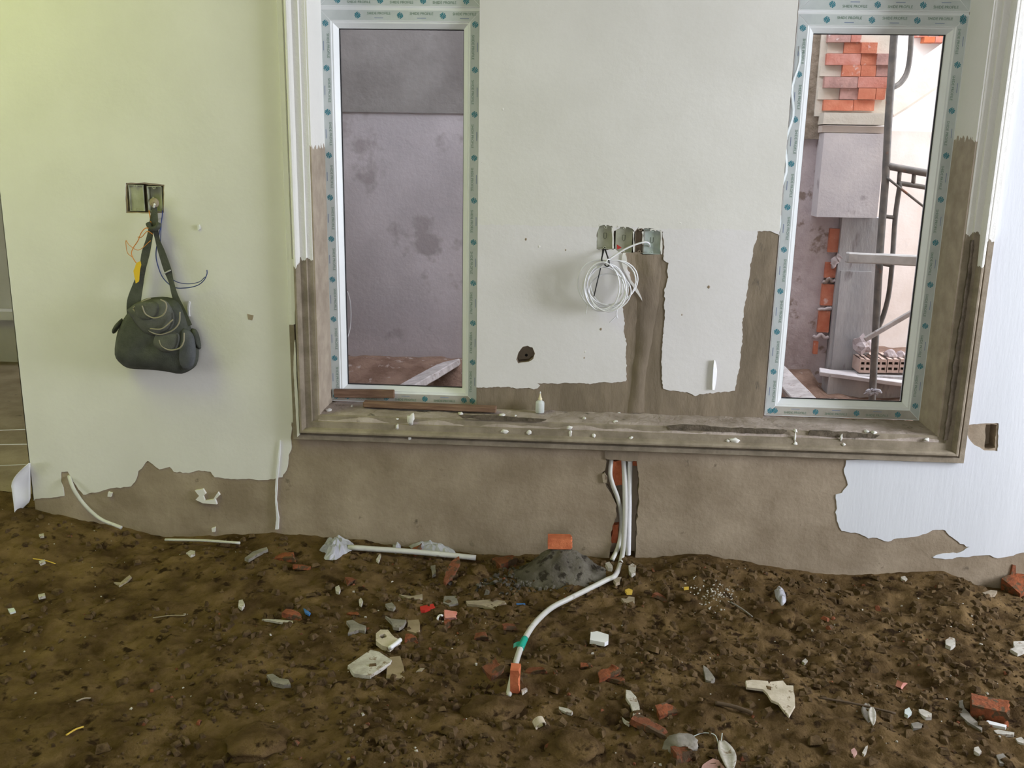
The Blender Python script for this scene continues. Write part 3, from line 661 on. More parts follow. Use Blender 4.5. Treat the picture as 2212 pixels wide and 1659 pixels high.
for k in range(7):
    a = k*.9; rag.tube(spline([at(1886, 845, YS-.03), at(1886+14*math.cos(a), 846+5*math.sin(a), YS-.05), at(1886+20*math.cos(a+.3), 849+6*math.sin(a), YS-.045)], 4), [.010]*4+[.006]*4+[.003], 5)
recentre(rag.build('rag', 'plastic_bag', label='white rag knotted round the foot of the scaffold post', cat='rag'))

# ------------------------------------------------------------------ electrical boxes in the middle panel
def sbox(parent_name, corners, Y, depth, m, mark, label, group, tilt=0):
    """open box set in the wall: back, four thin sides, two lugs"""
    (x0, z1), (x1, z0) = px([corners[0]], Y)[0], px([corners[1]], Y)[0]
    t = empty(parent_name, ((x0+x1)/2, Y+depth, z0), label=label, cat='socket box', group=group); ks = []
    th = .0018
    ks.append(MB().box((x0, Y+depth-.002, z0), (x1, Y+depth, z1)).build('box_back', m, None))
    s = MB(); s.box((x0, Y-.001, z0), (x0+th, Y+depth, z1)); s.box((x1-th, Y-.001, z0), (x1, Y+depth, z1)); s.box((x0+th, Y-.001, z0), (x1-th, Y+depth, z0+th)); s.box((x0+th, Y-.001, z1-th), (x1-th, Y+depth, z1))
    ks.append(s.build('box_side', m, None))
    for zz in (z0+th, z1-th-.008):
        xm = (x0+x1)/2; l = MB(); r = .005
        pts = [Vector((xm+r*math.cos(a*math.pi/5), Y-.001, zz+.004+r*.8*math.sin(a*math.pi/5))) for a in range(11)]
        l.tube(pts, .0014, 6, cap=False); ks.append(l.build('lug', m, None))
    if mark:
        xm = (x0+x1)/2; zm_ = (z0+z1)/2+.004
        pts = [Vector((xm-.005, Y+depth-.0025, zm_+.012)), Vector((xm-.005, Y+depth-.0025, zm_-.006)), Vector((xm, Y+depth-.0025, zm_-.011)), Vector((xm+.005, Y+depth-.0025, zm_-.006)), Vector((xm+.005, Y+depth-.0025, zm_+.012))]
        if mark == 2: pts.append(pts[0])
        k_ = MB(); k_.tube(pts, .0009, 5); ks.append(k_.build('knockout', 'box_mark', None))
    bpy.context.view_layer.update()
    for o in ks: o.parent = t; o.matrix_parent_inverse = Matrix.Translation(-t.location)
    return t
sb = lambda x0, y0, x1, y1: ((ox+x0/s5, oy+y0/s5), (ox+x1/s5, oy+y1/s5))
gb = 'socket boxes above the cable coil'
sbox('socket_box', sb(788, 112, 884, 266), PY, .013, 'box_plastic', 2, 'leftmost olive socket box, above the hanging cable coil', gb)
sbox('socket_box', sb(908, 118, 1008, 288), PY, .014, 'box_plastic', 2, 'second olive socket box from the left, with a red scrap', gb)
sbox('socket_box', sb(1036, 128, 1086, 292), PY, .026, 'cement_fresh', 0, 'narrow mud-filled slot beside the bluish socket box', gb)
sbox('socket_box', sb(1089, 134, 1194, 300), PY, .012, 'box_blue', 1, 'bluish grey socket box at the right end, U mark on its back', gb)
a = px([(912, 235), (945, 258), (915, 268)], PY, s5, ox, oy)
o = link('red_scrap', plate(a, PY+.002, PY+.005), 'red_plastic', label='small red plastic scrap in the second socket box', cat='scrap'); recentre(o)
# ragged plaster webs between the boxes
for i, (x, y0, y1, wd) in enumerate(((887, 125, 262, 9), (1022, 150, 285, 7), (1082, 150, 235, 7), (1202, 140, 300, 8), (962, 290, 340, 13), (975, 335, 400, 5))):
    q = [(x-wd, y0), (x-wd*.4, y0+(y1-y0)*.4), (x-wd*.9, y0+(y1-y0)*.75), (x-wd*.5, y1), (x+wd*.6, y1), (x+wd*.9, y0+(y1-y0)*.7), (x+wd*.3, y0+(y1-y0)*.35), (x+wd*.7, y0)]
    link('plaster_web', plate(jag(px(q, PY, s5, ox, oy), .001, .006, 60+i), PY-.004, PY+.025), 'skim', mid)
# white rim chips along the top of the boxes
for i, (x0, x1, y) in enumerate(((795, 885, 105), (912, 1020, 116), (1048, 1120, 124), (1125, 1200, 136))):
    q = [(x0, y+14), (x0+8, y-4), ((x0+x1)/2, y-6), (x1-6, y-3), (x1, y+12), (x1-9, y+6), ((x0+x1)/2+8, y+5), ((x0+x1)/2, y+14), ((x0+x1)/2-9, y+4), (x0+10, y+7)]
    link('plaster_web', plate(jag(px(q, PY, s5, ox, oy), .0008, .006, 70+i), PY-.004, PY+.006), 'skim', mid)

# ------------------------------------------------------------------ cable coil
coil = empty('cable_coil', at(1310, 560, PY-.05), label='coil of white cable hanging from a socket box on a black wire', cat='cable'); kids = []
turns = [(1297, 616, 55, 51, .02), (1307, 624, 46, 54, .035), (1322, 608, 55, 46, .05), (1302, 626, 44, 50, .062), (1330, 604, 50, 42, .05), (1309, 622, 44, 53, .075), (1293, 613, 51, 52, .045), (1313, 624, 39, 50, .085), (1318, 632, 46, 40, .07), (1300, 619, 38, 53, .09)]
pts = []
for i, (cx, cy, rx, ry, d) in enumerate(turns):
    nx2 = turns[(i+1) % len(turns)] if i+1 < len(turns) else turns[i]
    for k in range(28):
        t = k/28; q = smooth(t); X, Y_, RX, RY, D = [u*(1-q)+w*q for u, w in zip((cx, cy, rx, ry, d), nx2)]
        a = -math.pi/2+2*math.pi*t+.1*i
        pts.append(at(X+RX*math.cos(a), Y_+RY*math.sin(a), PY-D-.012*math.sin(a+i)))
# top: hold the turns together at the tie
kids.append(MB().tube(pts, .0030, 6).build('cable_loops', 'cable_white', None, smooth_=True))
kids.append(MB().tube(spline([at(1403, 534, PY+.02), at(1402, 526, PY-.02), at(1392, 523, PY-.035), at(1368, 530, PY-.04), at(1345, 541, PY-.045), at(1322, 556, PY-.05), at(1308, 566, PY-.05)]), .0035, 7).build('cable_lead', 'cable_white', None, smooth_=True))
kids.append(MB().tube(spline([at(1305, 532, PY+.02), at(1303, 545, PY-.02), at(1300, 562, PY-.045), at(1310, 575, PY-.095), at(1316, 572, PY-.1), at(1314, 560, PY-.06), at(1306, 535, PY+.01)]), .0028, 6).build('hanger_wire', 'cable_black', None, smooth_=True))
kids.append(MB().tube(spline([at(1302, 540, PY-.01), at(1298, 575, PY-.05), at(1290, 610, PY-.07), at(1283, 640, PY-.06)]), .0022, 6).build('loose_wire', 'cable_black', None, smooth_=True))
kids.append(MB().tube(spline([at(1319, 562, PY-.03), at(1314, 560, PY-.095), at(1309, 566, PY-.1), at(1312, 574, PY-.1), at(1318, 570, PY-.095)]), .0024, 6).build('tie_wire', 'cable_white', None, smooth_=True))
for q in (((1269, 655), (1267, 668), (1266, 678)), ((1336, 660), (1332, 676), (1334, 688)), ((1332, 682), (1324, 690), (1317, 697))):
    kids.append(MB().tube(spline([at(x, y, PY-.04) for x, y in q]), .0024, 6).build('cable_tail', 'cable_white', None, smooth_=True))
bpy.context.view_layer.update()
for o in kids: o.parent = coil; o.matrix_parent_inverse = Matrix.Translation(-coil.location)
# white plaster drip beside the coil
q = [(1345, 548), (1352, 552), (1356, 572), (1352, 585), (1364, 605), (1378, 625), (1386, 642), (1388, 652), (1382, 642), (1372, 628), (1360, 608), (1348, 585), (1342, 565)]
link('plaster_drip', plate(jag(px(q, PY), .001, .006, 80), PY-.008, PY+.002), 'skim', mid)
# dark plug painted as shade inside the drilled hole
p = at(1137, 767, PY+.05); MB().tube([p+Vector((0, -.002, 0)), p+Vector((0, .012, 0))], .006, 10).build('drill_hole', 'void_shade', mid)
# torn paint flap with its shadow
q = [(1541, 778), (1544, 784), (1544, 800), (1542, 842), (1538, 842), (1537, 810)]
fl = MB(); vs = []
for x_, y_, w_ in ((1543, 778, 1), (1543, 788, 5), (1543, 800, 7), (1542, 815, 7), (1541, 828, 6), (1540, 842, 4)): vs += [at(x_-w_*.4, y_, PY-.014), at(x_+w_*.8, y_, PY-.004)]
o = fl.add(vs, [(2*i, 2*i+1, 2*i+3, 2*i+2) for i in range(5)]).build('paint_flap', 'pvc_white', mid); o.modifiers.new('t', 'SOLIDIFY').thickness = .0012
for k, (x, y, r) in enumerate(((1086, 236, 2.5), (1222, 540, 2), (1136, 517, 3), (1264, 760, 2.5), (1531, 620, 3.5), (1298, 711, 3), (1470, 482, 2), (1262, 773, 2), (1473, 680, 2), (1165, 533, 3))):
    p = at(x, y, PY-.003); m = bmesh.new(); bmesh.ops.create_icosphere(m, subdivisions=1, radius=r*.0016); me = bpy.data.meshes.new('pock_mark'); m.to_mesh(me); m.free()
    me.transform(Matrix.Diagonal((1, .4, 1.3, 1))); o = link('pock_mark', me, 'cement' if k % 3 else 'skim', mid); o.location = p

# ------------------------------------------------------------------ left wall boxes, bag, wires
gl = 'socket boxes behind the bag'
sbox('socket_box', ((277, 399), (313, 456)), 0, .008, 'box_plastic', 0, 'left mud-filled socket box above the hanging bag', gl)
sbox('socket_box', ((317, 402), (352, 457)), 0, .026, 'box_plastic', 0, 'right open socket box holding the bag strap', gl)
bag = empty('shoulder_bag', at(335, 805, -.06), label='black fabric shoulder bag with tan piping hanging by its strap', cat='bag'); kids = []
def pillow(name, outline, y_front, depth, m, rings=7, back=.25, wob=.0, parent=None):
    """stuffed cloth shape from an outline in the wall plane"""
    P = [Vector((x, z)) for x, z in outline]; P2 = spline([(p.x, p.y, 0) for p in P+[P[0]]], 3)[:-1]; c = sum((p for p in P2), Vector())/len(P2); n = len(P2); vs = []
    for sgn, dep in ((-1, depth), (1, depth*back)):
        for r in range(rings+1):
            t = r/rings
            for p in P2:
                q = c+(p-c)*t; y = sgn*dep*math.sqrt(max(0, 1-t**2.6))
                w = wob*noise.noise(Vector((q.x*16, q.y*16, sgn)))*(1-t*t)
                vs.append((q.x, y_front+y+w, q.y))
    K = (rings+1)*n; fs = []
    for s in (0, 1):
        for r in range(rings):
            for i in range(n):
                f = (s*K+r*n+i, s*K+r*n+(i+1) % n, s*K+(r+1)*n+(i+1) % n, s*K+(r+1)*n+i); fs.append(f if s == 0 else f[::-1])
    me = MB().add(vs, fs).mesh(name)
    bm = bmesh.new(); bm.from_mesh(me); bmesh.ops.remove_doubles(bm, verts=bm.verts[:], dist=1e-5); bmesh.ops.recalc_face_normals(bm, faces=bm.faces[:]); bm.to_mesh(me); bm.free()
    o = link(name, me, m, None, smooth_=True); return o
sB = 3.318
def bp(pts, Y=-.06): return px(pts, Y, sB, 0, 350)
body = [(905, 1095), (865, 1160), (835, 1250), (822, 1380), (865, 1445), (930, 1480), (1060, 1488), (1180, 1500), (1300, 1518), (1390, 1475), (1420, 1420), (1425, 1330), (1412, 1240), (1370, 1190), (1335, 1080), (1290, 1000), (1200, 968), (1100, 970), (1030, 985), (950, 1040)]
kids.append(pillow('bag_body', bp(body), -.060, .055, 'bag_cloth', wob=.012, back=.85))
sidep = [(1330, 1180), (1300, 1290), (1305, 1420), (1345, 1480), (1395, 1465), (1420, 1410), (1424, 1330), (1410, 1240), (1375, 1195)]
kids.append(pillow('side_panel', bp(sidep), -.088, .022, 'bag_side', wob=.006))
flap = [(950, 1045), (1030, 988), (1120, 970), (1210, 972), (1255, 1010), (1285, 1080), (1280, 1150), (1240, 1200), (1160, 1232), (1090, 1222), (1040, 1180), (990, 1110)]
fo = pillow('front_flap', bp(flap), -.108, .020, 'bag_flap', wob=.004); kids.append(fo)
pouch = [(1015, 1000), (1080, 978), (1150, 980), (1192, 1010), (1192, 1060), (1165, 1100), (1110, 1118), (1060, 1108), (1025, 1070)]
po_ = pillow('pouch', bp(pouch), -.122, .014, 'bag_flap', wob=.003); kids.append(po_)
flap2 = [(1150, 1215), (1235, 1200), (1318, 1215), (1316, 1290), (1285, 1335), (1215, 1348), (1155, 1315), (1135, 1270)]
kids.append(pillow('lower_pocket', bp(flap2), -.108, .016, 'bag_flap', wob=.004))
for pts_, Y in (([(955, 1052), (1000, 1125), (1045, 1185), (1095, 1225), (1162, 1235), (1242, 1203), (1284, 1150), (1290, 1075)], -.121), ([(1018, 1030), (1040, 1085), (1080, 1112), (1115, 1118), (1165, 1100), (1192, 1055), (1188, 1010), (1150, 985)], -.136), ([(1140, 1275), (1160, 1318), (1215, 1348), (1285, 1335), (1316, 1290), (1320, 1225)], -.122), ([(955, 1045), (1020, 1000), (1080, 975)], -.121), ([(1075, 1195), (1160, 1195), (1240, 1130)], -.131)):
    kids.append(MB().tube(spline([at(x/sB, 350+y/sB, Y) for x, y in pts_]), .0028, 6).build('piping', 'bag_piping', None, smooth_=True))
kids.append(pillow('side_pocket', bp([(870, 1120), (835, 1150), (805, 1200), (802, 1230), (825, 1225), (850, 1190), (880, 1150)]), -.055, .02, 'bag_cloth', 4))
kids.append(pillow('side_pocket', bp([(1375, 1190), (1410, 1205), (1432, 1260), (1442, 1330), (1425, 1340), (1405, 1300), (1390, 1240)]), -.06, .02, 'bag_cloth', 4))
def strap(pts_, ws, Ys):
    P = spline([Vector((x, y, Y*1000)) for (x, y), Y in zip(pts_, Ys)], 6); Wd = spline([Vector((w, 0, 0)) for w in ws], 6); vs = []
    L = len(P)
    for i, p in enumerate(P):
        t = (P[min(i+1, L-1)]-P[max(0, i-1)]); t = Vector((t.x, t.y)).normalized(); nn = Vector((-t.y, t.x)); h = Wd[i].x/2
        for sx in (-1, 1):
            for dy in (-.004, .004):
                vs.append(at((p.x+nn.x*h*sx)/sB, 350+(p.y+nn.y*h*sx)/sB, p.z/1000+dy))
    fs = []
    for i in range(L-1):
        a = i*4; b = a+4
        fs += [(a, a+2, b+2, b), (a+1, b+1, b+3, a+3), (a, b, b+1, a+1), (a+2, a+3, b+3, b+2)]
    fs += [(0, 1, 3, 2), ((L-1)*4, (L-1)*4+2, (L-1)*4+3, (L-1)*4+1)]
    me = MB().add(vs, fs).mesh('strap'); bm = bmesh.new(); bm.from_mesh(me); bmesh.ops.recalc_face_normals(bm, faces=bm.faces[:]); bm.to_mesh(me); bm.free()
    o = link('strap', me, 'bag_cloth', None); kids.append(o); return o
strap([(955, 1110), (960, 1000), (990, 880), (1020, 770), (1045, 650), (1070, 550), (1085, 470), (1100, 390), (1108, 320)], [90, 100, 75, 50, 60, 45, 40, 45, 30], [-.06, -.06, -.055, -.05, -.045, -.04, -.035, -.03, -.02])
strap([(1345, 1180), (1300, 1070), (1255, 960), (1228, 860), (1200, 770), (1160, 650), (1130, 560), (1115, 480), (1112, 400), (1112, 320)], [70, 60, 45, 38, 55, 50, 35, 40, 40, 28], [-.065, -.065, -.06, -.055, -.05, -.05, -.045, -.042, -.036, -.024])
kids.append(MB().tube(spline([at(x/sB, 350+y/sB, Y) for x, y, Y in ((1062, 440, -.05), (1085, 480, -.06), (1125, 470, -.06), (1140, 440, -.05))]), .010, 8).build('strap_wrap', 'bag_cloth', None, smooth_=True))
kids.append(MB().tube([at(1172/sB, 350+800/sB, -.058), at(1222/sB, 350+775/sB, -.058)], .003, 6).build('buckle', 'steel_light', None))
bpy.context.view_layer.update()
for o in kids: o.parent = bag; o.matrix_parent_inverse = Matrix.Translation(-bag.location)
pip = [o for o in kids if o.name.startswith('piping')]; low = [o for o in kids if o.name.startswith('lower_pocket')][0]
for o, q in zip(pip, (fo, po_, low, fo, po_)): o.parent = q; o.matrix_parent_inverse = Matrix.Identity(4)
hk = MB(); hk.tube(spline([at(331, 425, .03), at(331, 436, -.01), at(332, 447, -.035), at(334, 441, -.045)]), .004, 8)
hook = hk.build('wire_hook', 'cable_white', label='white hook in the open socket box carrying the bag', cat='hook')
MB().lathe([(.0, 0), (.009, .001), (.012, .006), (.009, .011), (.0, .012)], (0, 0, 0), 14)
m = bmesh.new(); bmesh.ops.create_uvsphere(m, u_segments=14, v_segments=8, radius=.0185); me = bpy.data.meshes.new('knob'); m.to_mesh(me); m.free()
me.transform(Matrix.Diagonal((1, .55, 1, 1))); o = link('hook_knob', me, 'beige_chip', hook, smooth_=True); o.location = at(333, 438, -.03)
def wire(name, pts_, r, m, label, cat): o = MB().tube(spline(pts_), r, 6).build(name, m, label=label, cat=cat, smooth_=True); return recentre(o)
wire('blue_wire', [at(352, 440, .03), at(350, 470, -.02), at(343, 510, -.03), at(337, 545, -.02), at(340, 570, -.015), at(352, 600, -.02), at(375, 620, -.03), at(400, 622, -.04), at(425, 617, -.04), at(440, 606, -.045), at(447, 592, -.05), at(447, 583, -.05)], .0019, 'wire_blue', 'thin dark blue wire curling out right of the bag strap', 'wire')
wire('blue_wire', [at(351, 445, .03), at(348, 490, -.02), at(347, 540, -.025), at(355, 585, -.03), at(378, 607, -.035), at(405, 613, -.04), at(430, 609, -.042), at(443, 598, -.045)], .0015, 'wire_blue', 'paler blue wire running just above the dark one', 'wire')
wire('orange_wire', [at(322, 455, .0), at(326, 490, -.055), at(314, 493, -.07), at(305, 503, -.07), at(298, 520, -.06), at(288, 535, -.05), at(284, 548, -.05), at(290, 562, -.06), at(298, 572, -.065)], .0017, 'wire_orange', 'orange wire looping left of the bag strap', 'wire')
wire('orange_wire', [at(330, 506, -.075), at(318, 500, -.08), at(306, 512, -.07), at(298, 512, -.05)], .0014, 'wire_orange', 'short orange wire curl at the strap knot', 'wire')
wire('orange_wire', [at(325, 520, -.07), at(300, 540, -.05), at(280, 530, -.04), at(272, 520, -.035), at(275, 545, -.035), at(285, 555, -.04)], .0012, 'wire_orange', 'faint orange wire spreading furthest left of the strap', 'wire')
q = px([(295, 568), (303, 564), (305, 572), (302, 590), (300, 608), (294, 612), (292, 598), (289, 585)], -.068)
recentre(link('yellow_tape', plate(jag(q, .001, .008, 90), -.071, -.068), 'tape_yellow', label='strip of yellow tape stuck to the left bag strap', cat='tape'))
# marks and drips on the left wall
for q, nm, m, t in (([(409, 650), (412, 652), (409, 668), (411, 683), (407, 682), (406, 665)], 'paint_drip', 'pvc_white', .006), ([(428, 486), (432, 485), (433, 494), (429, 497)], 'plaster_splat', 'pvc_white', .006), ([(534, 678), (548, 681), (545, 692), (536, 690)], 'stain', 'cement', .001), ([(422, 1058), (440, 1055), (446, 1065), (440, 1070), (444, 1080), (462, 1078), (472, 1062), (476, 1068), (466, 1078), (470, 1088), (440, 1086), (424, 1078), (432, 1070)], 'plaster_splat', 'skim', .008), ([(235, 1062), (243, 1064), (241, 1072), (234, 1072)], 'plaster_splat', 'skim', .006), ([(458, 1140), (466, 1138), (465, 1148), (459, 1148)], 'plaster_splat', 'skim', .006), ([(605, 950), (607, 951), (605, 990), (600, 1040), (598, 1080), (603, 1118), (602, 1142), (595, 1142), (598, 1120), (595, 1080), (596, 1040), (600, 1000)], 'plaster_drip', 'pvc_white', .007)):
    link(nm, plate(jag(px(q, -.003), .0008, .007, 91), -.003-t, .001), m, wall)
# white drips on the moulding, left
for q in ([(628, 560), (634, 560), (638, 640), (637, 700), (630, 702)], [(636, 735), (638, 740), (640, 800), (644, 870), (647, 940), (642, 944), (638, 870), (634, 800)]):
    link('paint_drip', plate(jag(px(q, -.03), .0008, .01, 92), -.031, -.018), 'skim', trim)
# plaster splats on the moulding and sill
spl = [(888, 905, 9, 13), (884, 946, 4, 5), (858, 922, 4, 6), (858, 905, 3, 2), (1090, 932, 9, 5), (1143, 934, 6, 6), (1230, 924, 6, 5), (1232, 936, 4, 7), (1282, 941, 4, 6), (1363, 946, 4, 4), (1588, 952, 13, 7), (1572, 952, 5, 3), (1718, 930, 4, 5), (1718, 958, 5, 5), (1717, 944, 2, 12), (1817, 945, 3, 8), (1822, 960, 4, 4), (2002, 950, 6, 4), (1085, 897, 8, 3), (1113, 899, 3, 3), (995, 894, 6, 4), (1262, 904, 4, 3), (1330, 911, 6, 4), (710, 886, 8, 3), (760, 878, 3, 2), (1335, 890, 9, 3), (1872, 932, 6, 3), (1888, 934, 7, 4), (1532, 894, 6, 4)]
for k, (x, y, a, b) in enumerate(spl):
    q = ray(x, y); Yp = -.036
    dz = lambda Y: at(x, y, Y).z
    if dz(0.0) > SILL-.004: Yp = None
    m = bmesh.new(); bmesh.ops.create_icosphere(m, subdivisions=2, radius=1)
    for v in m.verts: v.co *= 1+.75*noise.noise(v.co*1.9+Vector((k*3.1, 0, 0)))
    me = bpy.data.meshes.new('plaster_splat'); m.to_mesh(me); m.free()
    if Yp is None:
        p = atz(x, y, SILL); me.transform(Matrix.Diagonal((a*.0017, a*.0017+.004, .004+.0006*b, 1)))
    else:
        z = dz(-.03); s = SILL-z; Yp = -.016 if s < .05 else -.038 if s < .073 else -.024; p = at(x, y, Yp); me.transform(Matrix.Diagonal((a*.0017, .005, b*.0017, 1)))
    o = link('plaster_splat', me, 'skim', sill if Yp is None else trim, smooth_=True); o.location = p
# little standing peg of plaster by the paint flap
p = atz(1533, 897, SILL); MB().tube(spline([p, p+Vector((-.002, .006, .02)), p+Vector((.003, .008, .036)), p+Vector((.004, .01, .042))]), [.008]+[.0025]*20+[.005]*4, 7).build('plaster_peg', 'skim', sill, smooth_=True)

# ------------------------------------------------------------------ things on the sill
p = atz(1166, 891, SILL+.003)
bt = empty('squeeze_bottle', p, label='small white squeeze bottle with a yellowish nozzle on the sill', cat='bottle')
b = MB().lathe([(.0165, 0), (.0178, .002), (.0178, .040), (.016, .046), (.009, .049), (.0085, .052)]).build('bottle_body', 'bottle', bt, smooth_=True)
b = MB().lathe([(.0085, .050), (.0085, .058), (.006, .062), (.0035, .072), (.002, .080), (.0016, .083)]).build('nozzle', 'bottle_cap', bt, smooth_=True)
b = MB().lathe([(.0022, .079), (.0030, .081), (.0022, .085), (.001, .087)]).build('tip', 'pvc_white', bt, smooth_=True)
zs = SILL+.006
a_, b_ = atz(786, 866, zs+.02), atz(1072, 882, zs+.02)
plankbox('wood_strip', atz(786, 872, zs+.012), atz(1072, 884, zs+.012), .035, .022, 'wood', 'long brown wooden strip lying on the sill under the left window', 'wooden strip')
pa, pb = at(722, 849, .188), at(852, 851, .188)
plankbox('wood_strip', pa, pb, .018, .034, 'wood', 'short brown wooden strip resting against the left window frame', 'wooden strip')

# ------------------------------------------------------------------ chase under the sill: bricks, conduits
for (x0, y0, x1, y1) in ((1322, 996, 1347, 1048), (1362, 996, 1377, 1006), (1322, 1132, 1336, 1172)):
    o = ebox('brick', 'brick', wall, x0, y0, x1, y1, .03, .03)
    bm = bmesh.new(); bm.from_mesh(o.data); bmesh.ops.subdivide_edges(bm, edges=bm.edges[:], cuts=3, use_grid_fill=True)
    for v in bm.verts: v.co += Vector((.006, .006, .006))*noise.noise(v.co*40)
    bm.to_mesh(o.data); bm.free()
q = px([(1306, 968), (1380, 972), (1378, 996), (1345, 994), (1308, 990)], 0)
link('cement_patch', plate(jag(q, .002, .012, 95), -.006, .001), 'cement_fresh', wall)
q = px([(1300, 1024), (1306, 1020), (1312, 1030), (1310, 1042), (1303, 1040)], 0); link('plaster_splat', plate(jag(q, .001, .008, 96), -.008, .001), 'beige_chip', wall)
rC = .0098
c1 = empty('conduit', at(1357, 1198, .01), label='bright white straight conduit, rightmost in the wall chase', cat='conduit', group='conduits in the wall chase')
o = MB().tube([at(1361, 985, .03), at(1359, 1100, .012), at(1357, 1198, .004)], .0105, 14, cap=False).build('pipe', 'pvc_white', c1, smooth_=True)
o2 = MB().tube([at(1357.1, 1194, .0045), at(1357, 1197.6, .004)], .0085, 12).build('bore', 'void_shade', c1)  # dark plug painted as shade in the open pipe end
bpy.context.view_layer.update()
for o in (o, o2): o.matrix_parent_inverse = Matrix.Translation(-c1.location)
pth = [at(1347, 985, .03), at(1350, 1060, .01), at(1350, 1120, -.005), at(1347, 1175, -.02), at(1341, 1214, -.05)]
pth += [G(x, y, u) for x, y, u in ((1329, 1243, .016), (1310, 1257, .014), (1270, 1273, .016), (1228, 1294, .02), (1190, 1317, .022), (1158, 1345, .022), (1138, 1372, .020), (1124, 1402, .017), (1113, 1436, .013), (1106, 1468, .010), (1098, 1506, -.006))]
c2_ = empty('conduit', pth[-2], label='long grey-white conduit bending out of the chase across the dirt', cat='conduit', group='conduits in the wall chase')
sp_ = spline(pth, 8)
o = MB().tube(sp_, rC, 14).build('pipe', 'pvc', c2_, smooth_=True)
tp = [p for p in sp_ if 1378 < (IH/2-F*((p-CAM).dot(UPV))/((p-CAM).dot(fwd))) < 1403 and p.y < -.3]
o2 = MB().tube(tp, rC+.0014, 14).build('green_tape', 'green_tape', c2_, smooth_=True, label='band of green tape')
q = [tp[len(tp)//2]+Vector((-.008, 0, 0)), tp[len(tp)//2]+Vector((-.02, .002, -.004)), tp[len(tp)//2]+Vector((-.03, .004, -.012))]
o3 = ribbon(spline(q, 4), (.0, .008, .012)).build('tape_tail', 'green_tape', c2_)
bpy.context.view_layer.update()
for o in (o, o2, o3): o.matrix_parent_inverse = Matrix.Translation(-c2_.location)
pth = [at(1321, 988, .03), at(1318, 1022, .012), at(1323, 1045, .006), at(1333, 1072, .006), at(1339, 1095, .012), at(1342, 1130, .022), at(1340, 1160, .015), at(1334, 1185, -.005), at(1322, 1210, -.05)]
c3_ = MB().tube(spline(pth), .0088, 12).build('conduit', 'pvc', label='kinked conduit at the left of the wall chase', cat='conduit', group='conduits in the wall chase', smooth_=True); recentre(c3_)
pth = [at(148, 1020, .03), at(151, 1035, -.01), at(160, 1058, -.03), at(178, 1085, -.04), at(200, 1108, -.05), at(222, 1124, -.06), at(247, 1134, -.07), at(262, 1140, -.08)]
recentre(MB().tube(spline(pth), .0075, 10).build('hose', 'pvc', label='pale hose curving out of the wall near the left corner', cat='hose', smooth_=True))
# torn flake of skim curling off the left corner
vs = []; n_ = 14
for j in range(n_+1):
    t = j/n_; xl = 62-38*math.sin(min(1, t*2.3)*math.pi/2) if t < .45 else 25+ (t-.45)*14
    xr = 65+1*math.sin(t*3) if t < .7 else 65-38*(t-.7)/.3
    y = 1000+118*t
    for i in range(7):
        u = i/6; p = at(xl+(xr-xl)*u, y, -.004-.05*(1-u)**1.6); vs.append(p)
fs = [(j*7+i, j*7+i+1, (j+1)*7+i+1, (j+1)*7+i) for j in range(n_) for i in range(6)]
o = MB().add(vs, fs).build('skim_flake', 'pvc_white', wall, smooth_=True); o.modifiers.new('t', 'SOLIDIFY').thickness = .002
for k, (ya, yb, lb_) in enumerate(((925, 914, 'uppermost pale string stretched beyond the left wall corner'), (946, 950, 'middle pale string sagging beyond the left wall corner'), (1006, 988, 'lowest pale string beyond the left wall corner'))):
    a = at(0, ya, .6); b = at(75, yb-4, .6); b.x = XC-.001; a = b+(a-b)*((-4.39-b.x)/(a.x-b.x)); a.z = b.z+.35*(a.z-b.z)
    wire('string', [a, a.lerp(b, .5)+Vector((0, 0, -.05)), a.lerp(b, .85)+Vector((0, 0, -.03)), b], .002, 'pvc', lb_, 'string')

# ------------------------------------------------------------------ rubble on the floor
def chip(name, label, cat, m, pts_, t, lift=0., slope=0., seed=0, group=None, amp=.0025, step=.02):
    """broken flat piece: outline of its top face as seen on the ground, thickness t"""
    cx = sum(x for x, y in pts_)/len(pts_); cy = sum(y for x, y in pts_)/len(pts_)
    t *= .65; g = G(cx, cy); hs = [gz(p.x, p.y) for p in (G(x, y) for x, y in pts_)]; g.z = .65*max(hs+[g.z])+.35*sum(hs)/len(hs); zt = g.z+t+lift
    P = [atz(x, y, zt) for x, y in pts_]; P = jag([(p.x, p.y) for p in P], amp, step, seed)
    cx, cy = sum(p.x for p in P)/len(P), sum(p.y for p in P)/len(P); n = len(P)
    def zz(p): return slope*(p.y-cy)
    vs = [Vector((p.x-cx, p.y-cy, zz(p)+t+lift)) for p in P]+[Vector(((p.x-cx)*1.02, (p.y-cy)*1.02, zz(p)+lift-.004)) for p in P]
    bm = bmesh.new(); V = [bm.verts.new(v) for v in vs]
    es = [bm.edges.new((V[i], V[(i+1) % n])) for i in range(n)]; r = bmesh.ops.triangle_fill(bm, use_beauty=True, edges=es)
    es = [bm.edges.new((V[n+i], V[n+(i+1) % n])) for i in range(n)]; bmesh.ops.triangle_fill(bm, use_beauty=True, edges=es)
    for i in range(n): bm.faces.new((V[i], V[(i+1) % n], V[n+(i+1) % n], V[n+i]))
    bmesh.ops.recalc_face_normals(bm, faces=bm.faces[:]); me = bpy.data.meshes.new(name); bm.to_mesh(me); bm.free()
    o = link(name, me, m, label=label, cat=cat, group=group); o.location = (cx, cy, g.z); return o
def blob_outline(cx, cy, w, h, seed, n=7, rot=0.):
    r = random.Random(seed); o = []
    for k in range(n):
        a = 2*math.pi*(k+r.uniform(-.25, .25))/n; q = r.uniform(.78, 1.12); x, y = w/2*q*math.cos(a), h/2*q*math.sin(a)
        o.append((cx+x*math.cos(rot)-y*math.sin(rot), cy+x*math.sin(rot)+y*math.cos(rot)))
    return o
